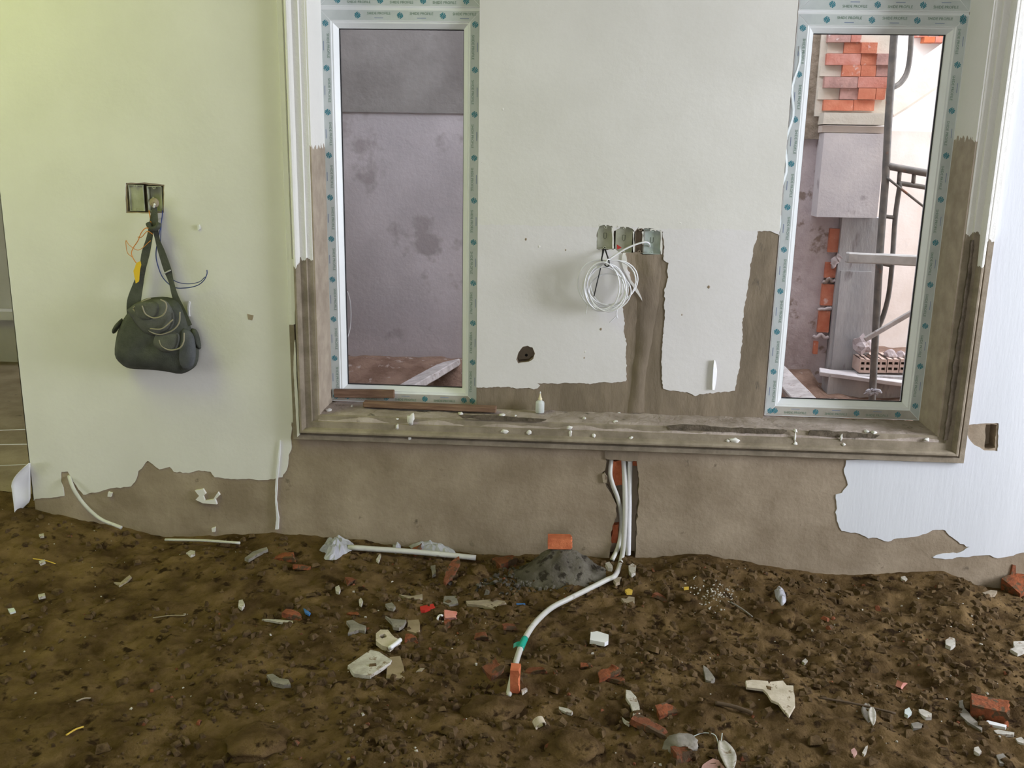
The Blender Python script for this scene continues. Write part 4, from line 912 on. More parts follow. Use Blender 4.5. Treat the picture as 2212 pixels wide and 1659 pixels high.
def brick_bit(name, label, x, y, dims, rz=0., rx=0., ry=0., m='brick', seed=0, sink=.2, cat='brick', rough=.24, up=0.):
    """broken brick: rounded block with one ragged end"""
    bm = bmesh.new(); bmesh.ops.create_cube(bm, size=1); bmesh.ops.subdivide_edges(bm, edges=bm.edges[:], cuts=5, use_grid_fill=True)
    dx, dy, dz = dims; e = min(dims)
    if rough > .2: dz *= .8; rx += .25*math.sin(seed*2.1); ry += .22*math.cos(seed*1.7)
    for v in bm.verts:
        q = v.co.copy(); v.co = Vector((q.x*dx, q.y*dy, q.z*dz))
        nn = noise.noise_vector(v.co*(1/e*.55)+Vector((seed*7.3, seed, 0)))
        k = rough*(1+1.6*max(0, q.x)*2)
        v.co += nn*e*k
        if rough > .2: v.co.x *= 1-.35*(q.y+.5)*((seed*.37) % 1); v.co.y *= 1-.4*(q.x+.5)*((seed*.61) % 1)
        if q.x > .4: v.co.x -= e*.5*abs(noise.noise(Vector((q.y*3, q.z*3, seed))))
    me = bpy.data.meshes.new(name); bm.to_mesh(me); bm.free()
    g = G(x, y); g.z = .5*g.z+.5*max(gz(g.x+a*dx*.4, g.y+b*dy*.4) for a in (-1, 0, 1) for b in (-1, 0, 1)); o = link(name, me, m, label=label, cat=cat); o.rotation_euler = (rx, ry, rz)
    o.location = g+Vector((0, 0, dz*(.5-sink)+up)); return o
# mortar heap with its brick
hp = G(1205, 1228); m = MB(); vs = []; nr, na = 16, 48
heapc = Vector((at(1212, 1200, 0).x, -.16, 0))
HB = at(1210, 1181, -.13); HH = HB.z-gz(HB.x, -.16)+.026
def heapz(r, a, x, y):
    return HH*(1-smooth(r))*(1+.12*noise.noise(Vector((x*9, y*9, 2))))+.010*noise.noise(Vector((x*28, y*28, 3)))
for j in range(nr+1):
    for k in range(na):
        r = j/nr; a = 2*math.pi*k/na; x = heapc.x+.235*r*math.cos(a)*(1+.15*noise.noise(Vector((math.cos(a), math.sin(a), 4)))); y = heapc.y+.17*r*math.sin(a)
        y = min(y, -.012)
        z0 = gz(x, y)-.01; vs.append((x, y, z0-.006+heapz(r, a, x, y)*(1 if r < 1 else .2)))
fs = [(j*na+k, j*na+(k+1) % na, (j+1)*na+(k+1) % na, (j+1)*na+k) for j in range(nr) for k in range(na)]
hm = m.add(vs, fs).build('mortar_heap', 'mortar', label='dark grey heap of mortar against the wall left of the conduits', cat='mortar heap', smooth_=True); recentre(hm)
def on_heap(o, z): o.location.z = z
bb = brick_bit('brick', 'clean orange half brick on top of the mortar heap', 1210, 1190, (.095, .06, .042), rz=.05, m='brick', seed=3, rough=.03)
pt = at(1210, 1170, -.14); bb.location = pt; bb.rotation_euler = (-.1, 0, .05)

brick_bit('brick', 'small upright orange brick block at the end of the long conduit', 1113, 1488, (.030, .045, .075), m='brick', seed=5, sink=.05, rough=.05)
brick_bit('brick', 'orange brick piece at the right among white strips', 2138, 1545, (.105, .07, .05), rz=-.35, m='brick_rubble', seed=6, rough=.08)
brick_bit('brick', 'orange brick sliver tilted against the plastic bag by the wall', 899, 1196, (.055, .03, .030), rz=.9, ry=-.5, m='brick_rubble', seed=8, sink=-.05)
brick_bit('brick', 'dull red five-sided brick chunk left of the conduit end', 1066, 1450, (.062, .055, .026), rz=.7, m='brick_dirty', seed=9)
brick_bit('brick', 'orange brick piece below the curved pipe offcut', 1437, 1541, (.065, .04, .024), rz=.45, m='brick_rubble', seed=10, sink=.3)
brick_bit('brick', 'brown-red broken brick at the lower end of the curved pipe offcut', 1402, 1575, (.105, .05, .024), rz=-.5, m='brick_dirty', seed=11, sink=.25)
brick_bit('brick', 'half-buried dull red brick left of the mortar heap', 1090, 1222, (.08, .07, .04), rz=.6, m='brick_dirty', seed=12, sink=.25)
brick_bit('brick', 'orange brick fragment right of the white strip by the wall', 618, 1207, (.085, .05, .022), rz=-.3, m='brick_rubble', seed=13, sink=.3)
brick_bit('brick', 'thin orange brick fragment just below the other one by the wall', 652, 1228, (.065, .03, .018), rz=.1, m='brick_rubble', seed=14, sink=.3)
brick_bit('brick', 'orange brick shard beside the blue scrap', 634, 1333, (.075, .03, .024), rz=.05, m='brick_rubble', seed=15, sink=.2)
brick_bit('brick', 'slanting red brick splinter above the curved pipe offcut', 1313, 1460, (.085, .034, .022), rz=.55, m='brick_rubble', seed=16, sink=.2)
brick_bit('brick', 'orange-brown brick splinter crossing the red one', 1330, 1474, (.070, .024, .016), rz=-.5, m='brick_dirty', seed=17, sink=.2)
brick_bit('brick', 'pinkish triangular brick scrap in the right-hand rubble', 1945, 1487, (.040, .022, .026), rz=.9, ry=.4, m='brick_pink', seed=18, sink=.1)
brick_bit('brick', 'round red brick nugget beside the broken white ring', 973, 1336, (.05, .04, .024), rz=.3, m='brick_pink', seed=19)
brick_bit('brick', 'upright red brick shard below the red nugget', 967, 1355, (.024, .02, .035), rz=.2, m='brick_rubble', seed=20)
brick_bit('brick', 'small orange brick nugget right of the broken ceramic fitting', 888, 1383, (.042, .03, .02), rz=.2, m='brick_rubble', seed=21)
brick_bit('brick', 'dark red brick lump below the wall at the left of the rubble', 757, 1262, (.04, .03, .03), rz=.9, m='brick_dirty', seed=22)
brick_bit('brick', 'faded brick piece at the bottom edge beside the pale spoon', 1468, 1640, (.05, .05, .035), rz=.3, m='brick_dirty', seed=23)
brick_bit('brick', 'flat red brick flake right of the conduit end', 1158, 1452, (.075, .03, .014), rz=-.1, m='brick_dirty', seed=24)
brick_bit('brick', 'small red brick nugget in the bare dirt right of the conduit', 1262, 1443, (.026, .02, .014), m='brick_rubble', seed=25)
brick_bit('brick', 'pink-brown brick flake below the crumbs right of the heap', 1430, 1295, (.07, .04, .018), rz=-.4, m='brick_dirty', seed=26, sink=.3)
brick_bit('brick', 'orange sliver left of the white ceramic fitting', 765, 1332, (.05, .015, .014), rz=-.3, m='brick_rubble', seed=27)
brick_bit('brick', 'small brick bit left of the conduit bend', 1040, 1378, (.045, .03, .018), m='brick_dirty', seed=28)
brick_bit('brick', 'brick shard lying above the conduit tape', 1100, 1358, (.055, .03, .018), rz=.4, m='brick_dirty', seed=29)
# bricks at the right edge against the wall
brick_bit('brick', 'dark stacked brick at the right edge against the wall, uppermost', 2196, 1262, (.20, .10, .07), rz=.3, m='brick_dirty', seed=30, sink=-.7)
brick_bit('brick', 'orange-red brick at the right edge, under the dark one', 2200, 1282, (.12, .09, .07), rz=.6, m='brick_rubble', seed=31, sink=.1)
brick_bit('brick', 'brown brick at the right edge, nearest the wall foot', 2176, 1262, (.09, .07, .05), rz=-.4, m='brick_dirty', seed=32, sink=.2)

# flat chips
chip('tile_shard', 'large white six-sided tile shard left of the conduit', 'tile shard', 'white_chip', [(751, 1437), (800, 1404), (818, 1408), (846, 1425), (843, 1431), (800, 1459), (765, 1455)], .012, lift=.004, seed=1, amp=.0012)
chip('card_scrap', 'brown cardboard scrap tucked under the white tile shard', 'cardboard', 'brown_card', [(842, 1422), (864, 1420), (872, 1440), (874, 1462), (834, 1462), (836, 1444)], .004, slope=.08, seed=2, amp=.001)
chip('card_scrap', 'torn triangular pale cardboard scrap in the right foreground', 'cardboard', 'cardboard', [(1550+x/3.341, 1250+y/3.341) for x, y in ((203, 742), (250, 735), (360, 745), (372, 765), (380, 748), (470, 742), (500, 775), (548, 775), (558, 905), (515, 975), (480, 940), (440, 890), (390, 870), (360, 825), (330, 800), (250, 790), (210, 785))], .005, lift=.010, slope=.05, seed=3, amp=.0015)
chip('foam_piece', 'small bright white foam block in the middle of the dirt', 'foam', 'pvc_white', [(1276, 1365), (1290, 1363), (1315, 1371), (1314, 1384), (1306, 1388), (1275, 1382)], .016, seed=4, amp=.001)
chip('tile_shard', 'long beige shard left of the conduit bend', 'shard', 'beige_chip', [(1007, 1298), (1035, 1297), (1060, 1295), (1090, 1298), (1094, 1303), (1076, 1308), (1068, 1315), (1042, 1308), (1010, 1304)], .010, seed=5)
chip('tile_shard', 'pointed beige shard behind the red plastic chip', 'shard', 'beige_chip', [(862, 1284), (890, 1287), (914, 1283), (912, 1291), (903, 1294), (880, 1292)], .010, seed=6)
chip('tile_shard', 'small square grey-beige shard right of the red chip', 'shard', 'grey_chip', [(960, 1288), (985, 1287), (990, 1303), (970, 1307), (957, 1302)], .010, seed=7)
chip('plastic_chip', 'bright red plastic chip left of the grey square shard', 'plastic chip', 'red_plastic', [(907, 1310), (936, 1304), (940, 1312), (918, 1318), (908, 1318)], .010, seed=8, amp=.001)
chip('tile_shard', 'forked grey-white tile chip with an orange broken edge', 'tile shard', 'grey_chip', [(748, 1342), (762, 1340), (775, 1347), (790, 1352), (788, 1362), (775, 1360), (752, 1366), (757, 1354)], .012, lift=.006, slope=.06, seed=9, amp=.0015)
chip('tile_shard', 'grey wing-shaped shard above the ceramic fitting', 'shard', 'grey_chip', [(832, 1330), (845, 1336), (862, 1338), (878, 1339), (872, 1350), (862, 1356), (850, 1354), (846, 1344)], .012, lift=.006, seed=10)
chip('tile_shard', 'dark brown rounded shard below the wing-shaped one', 'shard', 'brown_card', [(880, 1340), (905, 1338), (908, 1360), (900, 1368), (880, 1362)], .010, seed=11)
chip('tile_shard', 'half-round clay shard leaning in the rubble left of the heap', 'shard', 'brick_dirty', [(993, 1212), (994, 1220), (982, 1236), (963, 1249), (957, 1247), (965, 1230), (980, 1215)], .012, lift=.03, slope=.25, seed=12)
chip('plaster_chip', 'bluish flake on the wall side of the half-round clay shard', 'plaster chip', 'grey_chip', [(930, 1222), (940, 1220), (942, 1238), (935, 1242)], .012, seed=13)
chip('plaster_chip', 'white chip below the plastic strip by the wall', 'plaster chip', 'white_chip', [(402, 1194), (412, 1188), (422, 1190), (421, 1196), (412, 1199)], .010, seed=14, amp=.001)
chip('paper_scrap', 'crooked pale scrap on the left part of the dirt', 'paper scrap', 'beige_chip', [(246, 1257), (260, 1258), (272, 1248), (280, 1242), (284, 1246), (272, 1258), (258, 1265)], .004, lift=.004, seed=15, amp=.001)
chip('plaster_chip', 'white fleck furthest left, near the wall corner', 'plaster chip', 'white_chip', [(84, 1212), (96, 1208), (98, 1213), (88, 1217)], .008, seed=16, amp=.001)
chip('plaster_chip', 'white fleck below the furthest left one', 'plaster chip', 'white_chip', [(82, 1284), (96, 1281), (98, 1287), (84, 1290)], .008, seed=17, amp=.001)
chip('plaster_chip', 'white fleck above the furthest left one, by the hose', 'plaster chip', 'white_chip', [(84, 1154), (94, 1152), (95, 1157), (86, 1158)], .008, seed=18, amp=.001)
chip('plastic_chip', 'pale turquoise scrap at the left edge of the dirt', 'plastic chip', 'film', [(16, 1315), (30, 1313), (34, 1320), (22, 1324)], .004, seed=19, amp=.001)
chip('plastic_chip', 'bright blue scrap beside the orange brick shard', 'plastic chip', 'blue_plastic', [(655, 1314), (661, 1316), (671, 1324), (668, 1327), (659, 1323)], .005, seed=20, amp=.0008)
chip('plastic_chip', 'thin blue sliver right of the long beige shard', 'plastic chip', 'blue_plastic', [(1115, 1303), (1134, 1303), (1135, 1306), (1116, 1306)], .004, seed=21, amp=.0005)
chip('plaster_chip', 'crumbling mortar cake in the left dirt', 'mortar cake', 'grey_chip', [(576, 1458), (590, 1455), (604, 1464), (622, 1468), (628, 1478), (612, 1480), (590, 1474)], .016, seed=22)
chip('plaster_chip', 'round white chip right of the conduit foot in the chase', 'plaster chip', 'white_chip', [(1358, 1222), (1366, 1217), (1374, 1222), (1373, 1236), (1364, 1240), (1359, 1232)], .018, seed=23, amp=.002)
chip('plaster_chip', 'white chip on the mortar heap beside the conduit', 'plaster chip', 'white_chip', [(1308, 1216), (1316, 1213), (1324, 1222), (1322, 1227), (1313, 1226)], .016, lift=.05, seed=24, amp=.001)
chip('plaster_chip', 'beige chip in the crook of the conduit', 'plaster chip', 'beige_chip', [(1326, 1252), (1332, 1247), (1342, 1246), (1339, 1256), (1331, 1259)], .014, seed=25)
chip('plastic_chip', 'yellow plastic chip right of the conduit bend', 'plastic chip', 'yellow_plastic', [(1350, 1274), (1358, 1271), (1366, 1274), (1365, 1280), (1354, 1280)], .008, seed=26, amp=.001)
chip('plastic_chip', 'tiny orange-yellow sliver among the grey crumbs', 'plastic chip', 'yellow_plastic', [(1477, 1268), (1488, 1267), (1488, 1270), (1478, 1271)], .006, seed=27, amp=.0005)
chip('tile_shard', 'notched beige shard below the yellow chip', 'shard', 'beige_chip', [(1342, 1292), (1352, 1293), (1358, 1288), (1372, 1290), (1371, 1300), (1356, 1306), (1348, 1300)], .010, seed=28)
chip('tile_shard', 'pointed grey shard stuck in the dirt left of the cardboard', 'shard', 'grey_chip', [(1518, 1442), (1528, 1446), (1545, 1463), (1536, 1468), (1524, 1465)], .014, lift=.006, slope=.2, seed=29)
chip('plaster_chip', 'ragged white chip below the foam block', 'plaster chip', 'white_chip', [(1207, 1526), (1218, 1528), (1228, 1530), (1238, 1537), (1234, 1541), (1222, 1538), (1208, 1532)], .008, seed=30)
chip('plastic_chip', 'small white stub beside the upright brick block', 'plastic chip', 'white_chip', [(1126, 1490), (1136, 1485), (1139, 1488), (1129, 1496)], .008, seed=31, amp=.0008)
chip('plaster_chip', 'white crescent chip at the foot of the curved pipe offcut', 'plaster chip', 'white_chip', [(1344, 1549), (1352, 1556), (1361, 1560), (1359, 1564), (1348, 1557)], .008, seed=32, amp=.001)
chip('tile_shard', 'pinkish tile shard at the bottom edge beside the pale spoon', 'tile shard', 'brick_scuffed', [(1518, 1652), (1540, 1638), (1552, 1642), (1572, 1668), (1510, 1670)], .010, seed=33)
chip('plaster_chip', 'white lump high in the right-hand dirt', 'plaster chip', 'white_chip', [(2043, 1383), (2052, 1376), (2062, 1379), (2063, 1392), (2054, 1397), (2044, 1392)], .014, seed=34)
chip('plaster_chip', 'notched white chip at the right edge of the picture', 'plaster chip', 'white_chip', [(2183, 1402), (2192, 1398), (2190, 1386), (2216, 1384), (2216, 1404), (2198, 1412)], .010, seed=35)
chip('plastic_strip', 'upper white strip in front of the right-hand orange brick', 'plastic strip', 'pvc_white', [(2128, 1558), (2134, 1556), (2174, 1566), (2172, 1571), (2132, 1563)], .008, lift=.008, seed=36, amp=.0006)
chip('plastic_strip', 'lower white strip in front of the right-hand orange brick', 'plastic strip', 'white_chip', [(2147, 1578), (2156, 1576), (2191, 1582), (2190, 1587), (2154, 1585)], .008, seed=37, amp=.0008)
chip('plaster_chip', 'long pale mortar crust left of the right-hand orange brick', 'plaster chip', 'grey_chip', [(2072, 1514), (2080, 1512), (2084, 1530), (2100, 1548), (2124, 1570), (2120, 1578), (2092, 1560), (2076, 1545)], .012, seed=38)
chip('plaster_chip', 'white oval chip left of the grey mortar crust', 'plaster chip', 'white_chip', [(1984, 1531), (1995, 1532), (2013, 1541), (2012, 1548), (2000, 1549), (1988, 1541)], .010, seed=39)
chip('plaster_chip', 'pale ring-shaped chip below the white oval one', 'plaster chip', 'grey_chip', [(1968, 1562), (1982, 1560), (1994, 1564), (1990, 1574), (1974, 1573)], .010, seed=40)
chip('plaster_chip', 'bluish chip left of the white oval one', 'plaster chip', 'film', [(1955, 1533), (1965, 1528), (1970, 1538), (1962, 1545), (1955, 1541)], .010, seed=41)
chip('plaster_chip', 'white splinter at the lower right edge', 'plaster chip', 'white_chip', [(2196, 1596), (2206, 1592), (2216, 1600), (2212, 1606), (2200, 1602)], .008, seed=42)
chip('plaster_chip', 'broken white crumb below the lower white strip', 'plaster chip', 'white_chip', [(2103, 1614), (2114, 1612), (2122, 1624), (2116, 1628), (2106, 1622)], .010, seed=43)
chip('plaster_chip', 'square grey-white chip at the bottom right', 'plaster chip', 'grey_chip', [(2154, 1632), (2166, 1627), (2175, 1638), (2172, 1650), (2158, 1648)], .012, seed=44)
chip('plaster_chip', 'white splinter standing near the bottom, right of centre', 'plaster chip', 'white_chip', [(1862, 1626), (1870, 1612), (1875, 1610), (1872, 1622), (1866, 1630)], .010, seed=45, amp=.0008)
chip('plaster_chip', 'pinkish chip left of the standing white splinter', 'plaster chip', 'brick_scuffed', [(1838, 1620), (1846, 1615), (1852, 1624), (1846, 1634), (1840, 1630)], .010, seed=46)
chip('plaster_chip', 'white crumb upper left of the cardboard triangle', 'plaster chip', 'white_chip', [(1732, 1428), (1740, 1422), (1745, 1427), (1738, 1432)], .008, seed=47, amp=.001)
chip('plaster_chip', 'crumpled white chip near the wall on the right', 'plaster chip', 'white_chip', [(1946, 1246), (1955, 1244), (1960, 1250), (1956, 1254), (1948, 1250)], .008, seed=48, amp=.001)
chip('plastic_strip', 'thin white strip on the dirt left of the tile shard', 'plastic strip', 'white_chip', [(566, 1337), (600, 1338), (632, 1341), (633, 1346), (606, 1344)], .005, seed=49, amp=.0006)
chip('plaster_chip', 'white pebble-like chip above the blue scrap', 'plaster chip', 'white_chip', [(516, 1297), (524, 1295), (528, 1304), (522, 1313), (515, 1308)], .012, seed=50, amp=.001)
chip('plaster_chip', 'round white chip left of the dark red brick lump', 'plaster chip', 'white_chip', [(724, 1268), (732, 1264), (736, 1272), (732, 1279), (725, 1276)], .012, seed=51, amp=.001)
chip('plaster_chip', 'oval white chip below the dark red brick lump', 'plaster chip', 'white_chip', [(775, 1295), (780, 1291), (784, 1298), (781, 1306), (776, 1303)], .010, seed=52, amp=.001)
chip('plaster_chip', 'flat grey chip right of the oval white one', 'plaster chip', 'grey_chip', [(832, 1304), (846, 1301), (855, 1310), (850, 1315), (838, 1312)], .010, seed=53)
chip('plaster_chip', 'white chip in the dirt below the wall pipe', 'plaster chip', 'white_chip', [(813, 1208), (819, 1197), (823, 1198), (818, 1212)], .010, seed=54, amp=.001)
chip('plaster_chip', 'thin white splinter below the brown cardboard scrap', 'plaster chip', 'beige_chip', [(899, 1450), (908, 1443), (917, 1443), (910, 1449)], .006, seed=55, amp=.0008)
chip('plaster_chip', 'grey mortar crust left of the plastic bag', 'plaster chip', 'grey_chip', [(530, 1205), (545, 1192), (575, 1182), (578, 1186), (555, 1198), (538, 1208)], .012, seed=56)
chip('plaster_chip', 'dusty beige flake at the wall foot on the right', 'plaster chip', 'beige_chip', [(2122, 1280), (2140, 1274), (2154, 1276), (2150, 1284), (2132, 1286)], .010, seed=57)

# shaped rubble
def offs(o, parent): o.parent = parent; o.matrix_parent_inverse = Matrix.Translation(-parent.location)
# broken ceramic fitting: plate with a round hole and a bright broken lip
g = G(834, 1382, .02); t = empty('ceramic_fitting', G(834, 1385), label='broken white ceramic fitting with a round hole and shiny edge', cat='fitting')
outl = [(812, 1368), (822, 1360), (838, 1360), (846, 1370), (853, 1377), (865, 1382), (842, 1399), (825, 1394), (812, 1384)]
hol = blob_outline(827, 1374, 17, 10, 3, 10)
zt = g.z; P = [atz(x, y, zt) for x, y in outl]; H_ = [atz(x, y, zt) for x, y in hol]
me = plate([(p.x, p.y) for p in P], 0, .016, [[(p.x, p.y) for p in H_]], 'fitting_plate'); me.transform(Matrix(((1, 0, 0, 0), (0, 0, 1, 0), (0, -1, 0, zt), (0, 0, 0, 1)))); me.flip_normals()
a = link('fitting_plate', me, 'cardboard'); q = [atz(x, y, zt+.002) for x, y in ((842, 1400), (853, 1392), (865, 1382))]
b = MB().tube(spline(q, 5), .0075, 8).build('fitting_edge', 'pvc_white', None, smooth_=True)
bpy.context.view_layer.update(); offs(a, t); offs(b, t)
# curved pipe offcut
arc = [(1352, 1490), (1362, 1492), (1374, 1505), (1381, 1525), (1383, 1545), (1376, 1558), (1366, 1556), (1368, 1538), (1362, 1520), (1352, 1505)]
o = chip('pipe_offcut', 'curved flat white plastic offcut lying on the dirt', 'plastic offcut', 'white_chip', arc, .010, lift=.006, seed=60, amp=.0008, step=.012)
# cut ring of pipe
c = G(1165, 1562, .016); rg = MB(); r0, r1, h = .017, .0145, .022
pr_ = []
for k in range(25):
    a = 2*math.pi*k/24; pr_.append((math.cos(a), math.sin(a)))
vs = []
for cx_, cy_ in pr_[:-1]:
    for rr, hh in ((r0, -h/2), (r0, h/2), (r1, h/2), (r1, -h/2)): vs.append((cx_*rr, hh, cy_*rr))
fs = [(i*4+k, i*4+(k+1) % 4, ((i+1) % 24)*4+(k+1) % 4, ((i+1) % 24)*4+k) for i in range(24) for k in range(4)]
o = rg.add(vs, fs).build('pipe_ring', 'cardboard', label='short cut ring of white pipe lying on its side', cat='pipe ring', smooth_=False); o.location = c; o.rotation_euler = (.35, .0, .5)
c = G(953, 1337, .010); pts_ = [Vector((.013*math.cos(a*.42+1.2), .004*math.sin(a), .013*math.sin(a*.42+1.2))) for a in range(11)]
o = MB().tube(pts_, .004, 7).build('ring_fragment', 'pvc_white', label='broken white half ring beside the red brick nugget', cat='ring', smooth_=True); o.location = c
# leaves / spoon-like slivers
def leaf(name, label, cat, m, pts_, w, up=.012):
    P = spline([G(x, y, up) for x, y in pts_], 8); n = len(P); vs = []
    for i, p in enumerate(P):
        t = i/(n-1); h = w*math.sin(math.pi*min(1, .06+t*.94))**.7; d = (P[min(i+1, n-1)]-P[max(0, i-1)]).normalized(); s_ = d.cross(Vector((0, 0, 1))).normalized()
        for k in range(5):
            u = (k-2)/2; vs.append(p+s_*h*u+Vector((0, 0, .35*h*u*u)))
    fs = [(i*5+k, i*5+k+1, (i+1)*5+k+1, (i+1)*5+k) for i in range(n-1) for k in range(4)]
    o = MB().add(vs, fs).build(name, m, label=label, cat=cat, smooth_=True); o.modifiers.new('t', 'SOLIDIFY').thickness = .002; return recentre(o)
leaf('plastic_spoon', 'pale spoon-shaped plastic piece at the bottom edge', 'plastic piece', 'white_chip', [(1559, 1600), (1568, 1622), (1574, 1642), (1578, 1668)], .022)
leaf('dry_leaf', 'pale pod-shaped leaf standing in the right foreground', 'leaf', 'white_chip', [(1884, 1528), (1884, 1545), (1886, 1566)], .010, up=.02)
leaf('dry_leaf', 'dull grey leaf behind the pale pod-shaped one', 'leaf', 'grey_chip', [(1873, 1520), (1872, 1540), (1876, 1560)], .014, up=.012)
# pipes lying at the wall foot
def lying(name, label, cat, a, b, r, m, up=.012, Y=None):
    A, B = G(*a, up), G(*b, up)
    return recentre(MB().tube(spline([A, A.lerp(B, .5)+Vector((0, .004, .002)), B]), r, 10).build(name, m, label=label, cat=cat, smooth_=True))
lying('plastic_pipe', 'thin white plastic strip lying along the wall at left', 'plastic strip', (357, 1166), (518, 1175), .0055, 'pvc', .022)
lying('plastic_pipe', 'grey-white pipe lying along the wall foot under the bags', 'pipe', (752, 1182), (1028, 1205), .011, 'pvc', .02)
lying('twig', 'pale twig lying right of the grey crumbs', 'twig', (1578, 1298), (1626, 1324), .003, 'grey_chip', .008)
lying('twig', 'long dark twig behind the pale pod-shaped leaf', 'twig', (1768, 1506), (1935, 1540), .0035, 'twig', .010)
lying('twig', 'thin straw lying across the left dirt', 'straw', (330, 1330), (400, 1331), .002, 'beige_chip', .006)
lying('twig', 'bent straw near the bottom left of the dirt', 'straw', (165, 1515), (196, 1508), .0025, 'beige_chip', .006)
lying('twig', 'short orange straw below the bent one', 'straw', (143, 1588), (180, 1570), .0025, 'yellow_plastic', .006)
lying('twig', 'brown stick sunk in the right dirt beside the conduit side', 'twig', (1545, 1520), (1625, 1550), .006, 'twig', .006)
lying('twig', 'yellow sliver beside the furthest left white flecks', 'straw', (72, 1214), (120, 1219), .002, 'yellow_plastic', .008)
wire('green_string', [G(x, y, .006) for x, y in ((1460, 1640), (1472, 1625), (1486, 1612), (1490, 1598), (1502, 1588), (1520, 1583), (1545, 1588), (1556, 1600), (1560, 1584))], .0014, 'film', 'thin pale green string near the bottom edge', 'string')
# crumpled plastic bags by the wall
def crumple(name, label, pts_, hgt, seed, m='plastic_bag'):
    P = [G(x, y) for x, y in pts_]; c = sum(P, Vector())/len(P); n = len(P); rings = 9; sub = 5
    Q = spline([p for p in P+[P[0]]], sub)[:-1]; n = len(Q); vs = []
    for r in range(rings+1):
        t = r/rings
        for i, p in enumerate(Q):
            q = c.lerp(p, t); z = hgt*(1-t**2)*(.55+.9*abs(noise.noise(Vector((q.x*28, q.y*28, seed)))))+.012*abs(noise.noise(Vector((q.x*60, q.y*60, seed+2))))
            vs.append(Vector((q.x, q.y, q.z+z+.002)))
    fs = [(r*n+i, r*n+(i+1) % n, (r+1)*n+(i+1) % n, (r+1)*n+i) for r in range(rings) for i in range(n)]
    o = MB().add(vs, fs).build(name, m, label=label, cat='plastic bag'); o.modifiers.new('t', 'SOLIDIFY').thickness = .0015; return recentre(o)
crumple('plastic_bag', 'crumpled translucent plastic bag at the wall foot, left one', [(690, 1196), (700, 1180), (722, 1172), (742, 1168), (766, 1180), (762, 1192), (745, 1198), (724, 1212), (700, 1212), (706, 1200)], .055, 1)
crumple('plastic_bag', 'crumpled plastic sheet draped over the wall-foot pipe', [(880, 1180), (900, 1174), (930, 1176), (960, 1184), (986, 1198), (970, 1204), (935, 1200), (900, 1196)], .05, 2)
crumple('plastic_bag', 'small knot of plastic sheet on the pipe between the bags', [(847, 1184), (862, 1180), (866, 1190), (856, 1198), (848, 1194)], .03, 3)
crumple('plastic_bag', 'crumpled grey plastic scrap in the right-hand dirt near the wall', [(1672, 1278), (1684, 1272), (1694, 1282), (1698, 1300), (1688, 1304), (1676, 1292)], .03, 4)
# clods
def clod(label, x, y, r, seed, m='dirt', flat=.6):
    b = bmesh.new(); bmesh.ops.create_icosphere(b, subdivisions=3, radius=r)
    for v in b.verts:
        q = v.co.copy(); v.co *= 1+.5*noise.noise(q*(1.2/r)+Vector((seed*5., 0, 0)))+.25*noise.noise(q*(4/r)); v.co.z *= flat
    me = bpy.data.meshes.new('clod'); b.to_mesh(me); b.free(); o = link('earth_clod', me, m, label=label, cat='clod', smooth_=True); o.location = G(x, y, r*flat*.15); return o
clod('rounded earth clod in the right-hand dirt below the plastic scrap', 1692, 1336, .048, 1)
clod('flat brown clod at the lower end of the conduit', 1065, 1535, .075, 2, flat=.45)
clod('earth clod right of the half-round clay shard', 1030, 1235, .04, 3)
clod('brown clod in front of the long beige shard', 1090, 1325, .035, 4)
clod('dark clod left of the mortar heap foot', 1010, 1262, .045, 5)
clod('small clod beside the pink-brown brick flake', 1487, 1305, .028, 6)
clod('dark clod above the cardboard triangle', 1757, 1448, .025, 7)
clod('low clod below the pipe ring in the foreground', 1240, 1610, .07, 8, flat=.4)
clod('olive clod left of the tile shard at the bottom', 560, 1600, .08, 9, flat=.3)
clod('pale earthen clod near the bottom by the green string', 1470, 1605, .045, 10, 'grey_chip', .5)

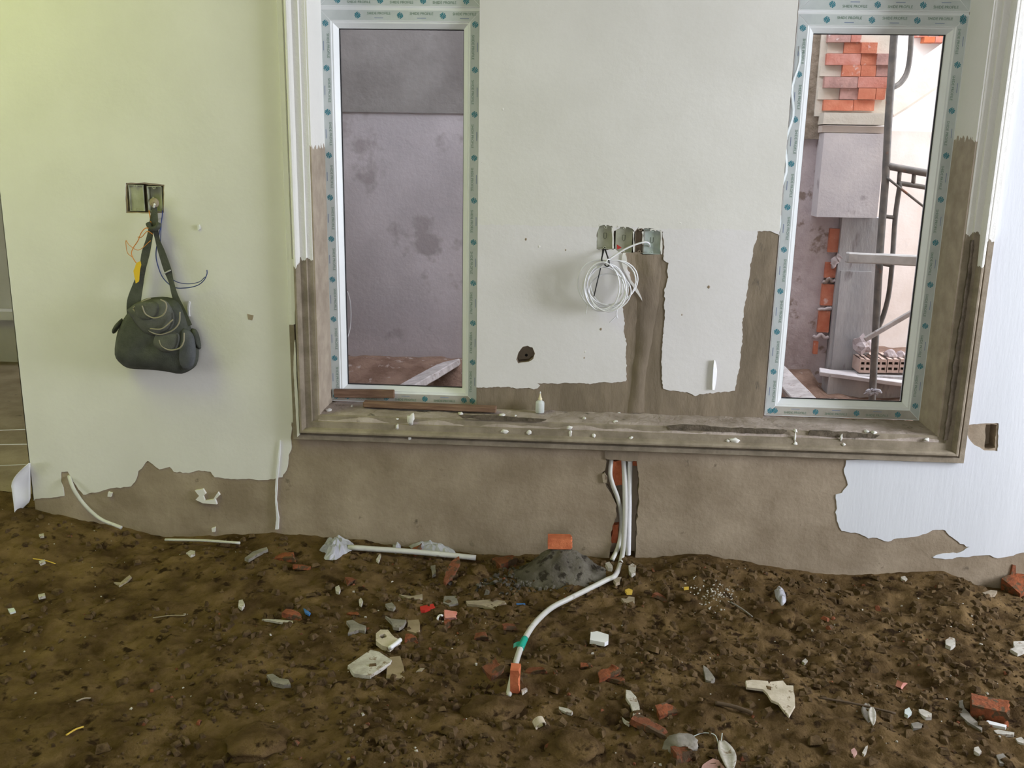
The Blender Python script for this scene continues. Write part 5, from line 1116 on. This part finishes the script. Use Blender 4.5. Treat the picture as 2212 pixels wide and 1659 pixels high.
# countless crumbs
def crumbs(name, label, m, spots, seed, cat='crumbs'):
    r = random.Random(seed); b = MB()
    for (x, y, s) in spots:
        z = gz(x, y); M = Matrix.Translation((x, y, z+s*.25)) @ Matrix.Rotation(r.uniform(0, 6), 4, 'Z') @ Matrix.Rotation(r.uniform(-.6, .6), 4, 'X')
        ax, ay, az = s*r.uniform(.6, 1.3), s*r.uniform(.5, 1.1), s*r.uniform(.3, .7)
        P = [(-ax, -ay*.7, -az), (ax*.9, -ay, -az), (ax, ay*.8, -az), (-ax*.7, ay, -az), (-ax*.6, -ay*.5, az), (ax*.5, -ay*.6, az*.8), (ax*.6, ay*.4, az), (-ax*.5, ay*.6, az*.7)]
        b.add([M @ Vector(p)*1 for p in P], ((3, 2, 1, 0), (4, 5, 6, 7), (0, 1, 5, 4), (1, 2, 6, 5), (2, 3, 7, 6), (3, 0, 4, 7)))
    return b.build(name, m, label=label, cat=cat, kind='stuff')
r = random.Random(99)
def field(n, smin, smax, dens=None, p=2.2):
    o = []
    while len(o) < n:
        x = r.uniform(-2.3, 2.2); y = r.uniform(-2.0, -.03)
        if dens and r.random() > dens(x, y): continue
        o.append((x, y, smin+(smax-smin)*r.random()**p))
    return o
def dn(x, y): return (.25+.75*smooth((x+1.5)/1.2))*(.35+.65*smooth((noise.noise(Vector((x*2, y*2, 8)))+.3)/.6))
crumbs('soil_crumbs', 'loose brown crumbs of earth over the floor', 'soil_clod', field(7500, .003, .019, dn, 2.6), 1)
crumbs('plaster_crumbs', 'tiny white plaster crumbs scattered over the dirt', 'white_chip', field(420, .0018, .0062, dn, 2.8), 2)
crumbs('brick_crumbs', 'small orange brick crumbs scattered over the dirt', 'brick_dirty', field(300, .003, .013, dn, 2.2), 3)
gp = [(G(1545+r.gauss(0, 26), 1283+r.gauss(0, 17))) for _ in range(150)]
crumbs('gravel_crumbs', 'patch of grey-white gravel crumbs near the wall right of the conduits', 'white_chip', [(p.x, p.y, r.uniform(.0015, .0045)) for p in gp], 4)
gp = [(G(1150+r.gauss(0, 55), 1255+r.gauss(0, 12))) for _ in range(260)]
crumbs('mortar_crumbs', 'dark mortar crumbs at the foot of the mortar heap', 'mortar', [(p.x, p.y, r.uniform(.004, .013)) for p in gp], 5)
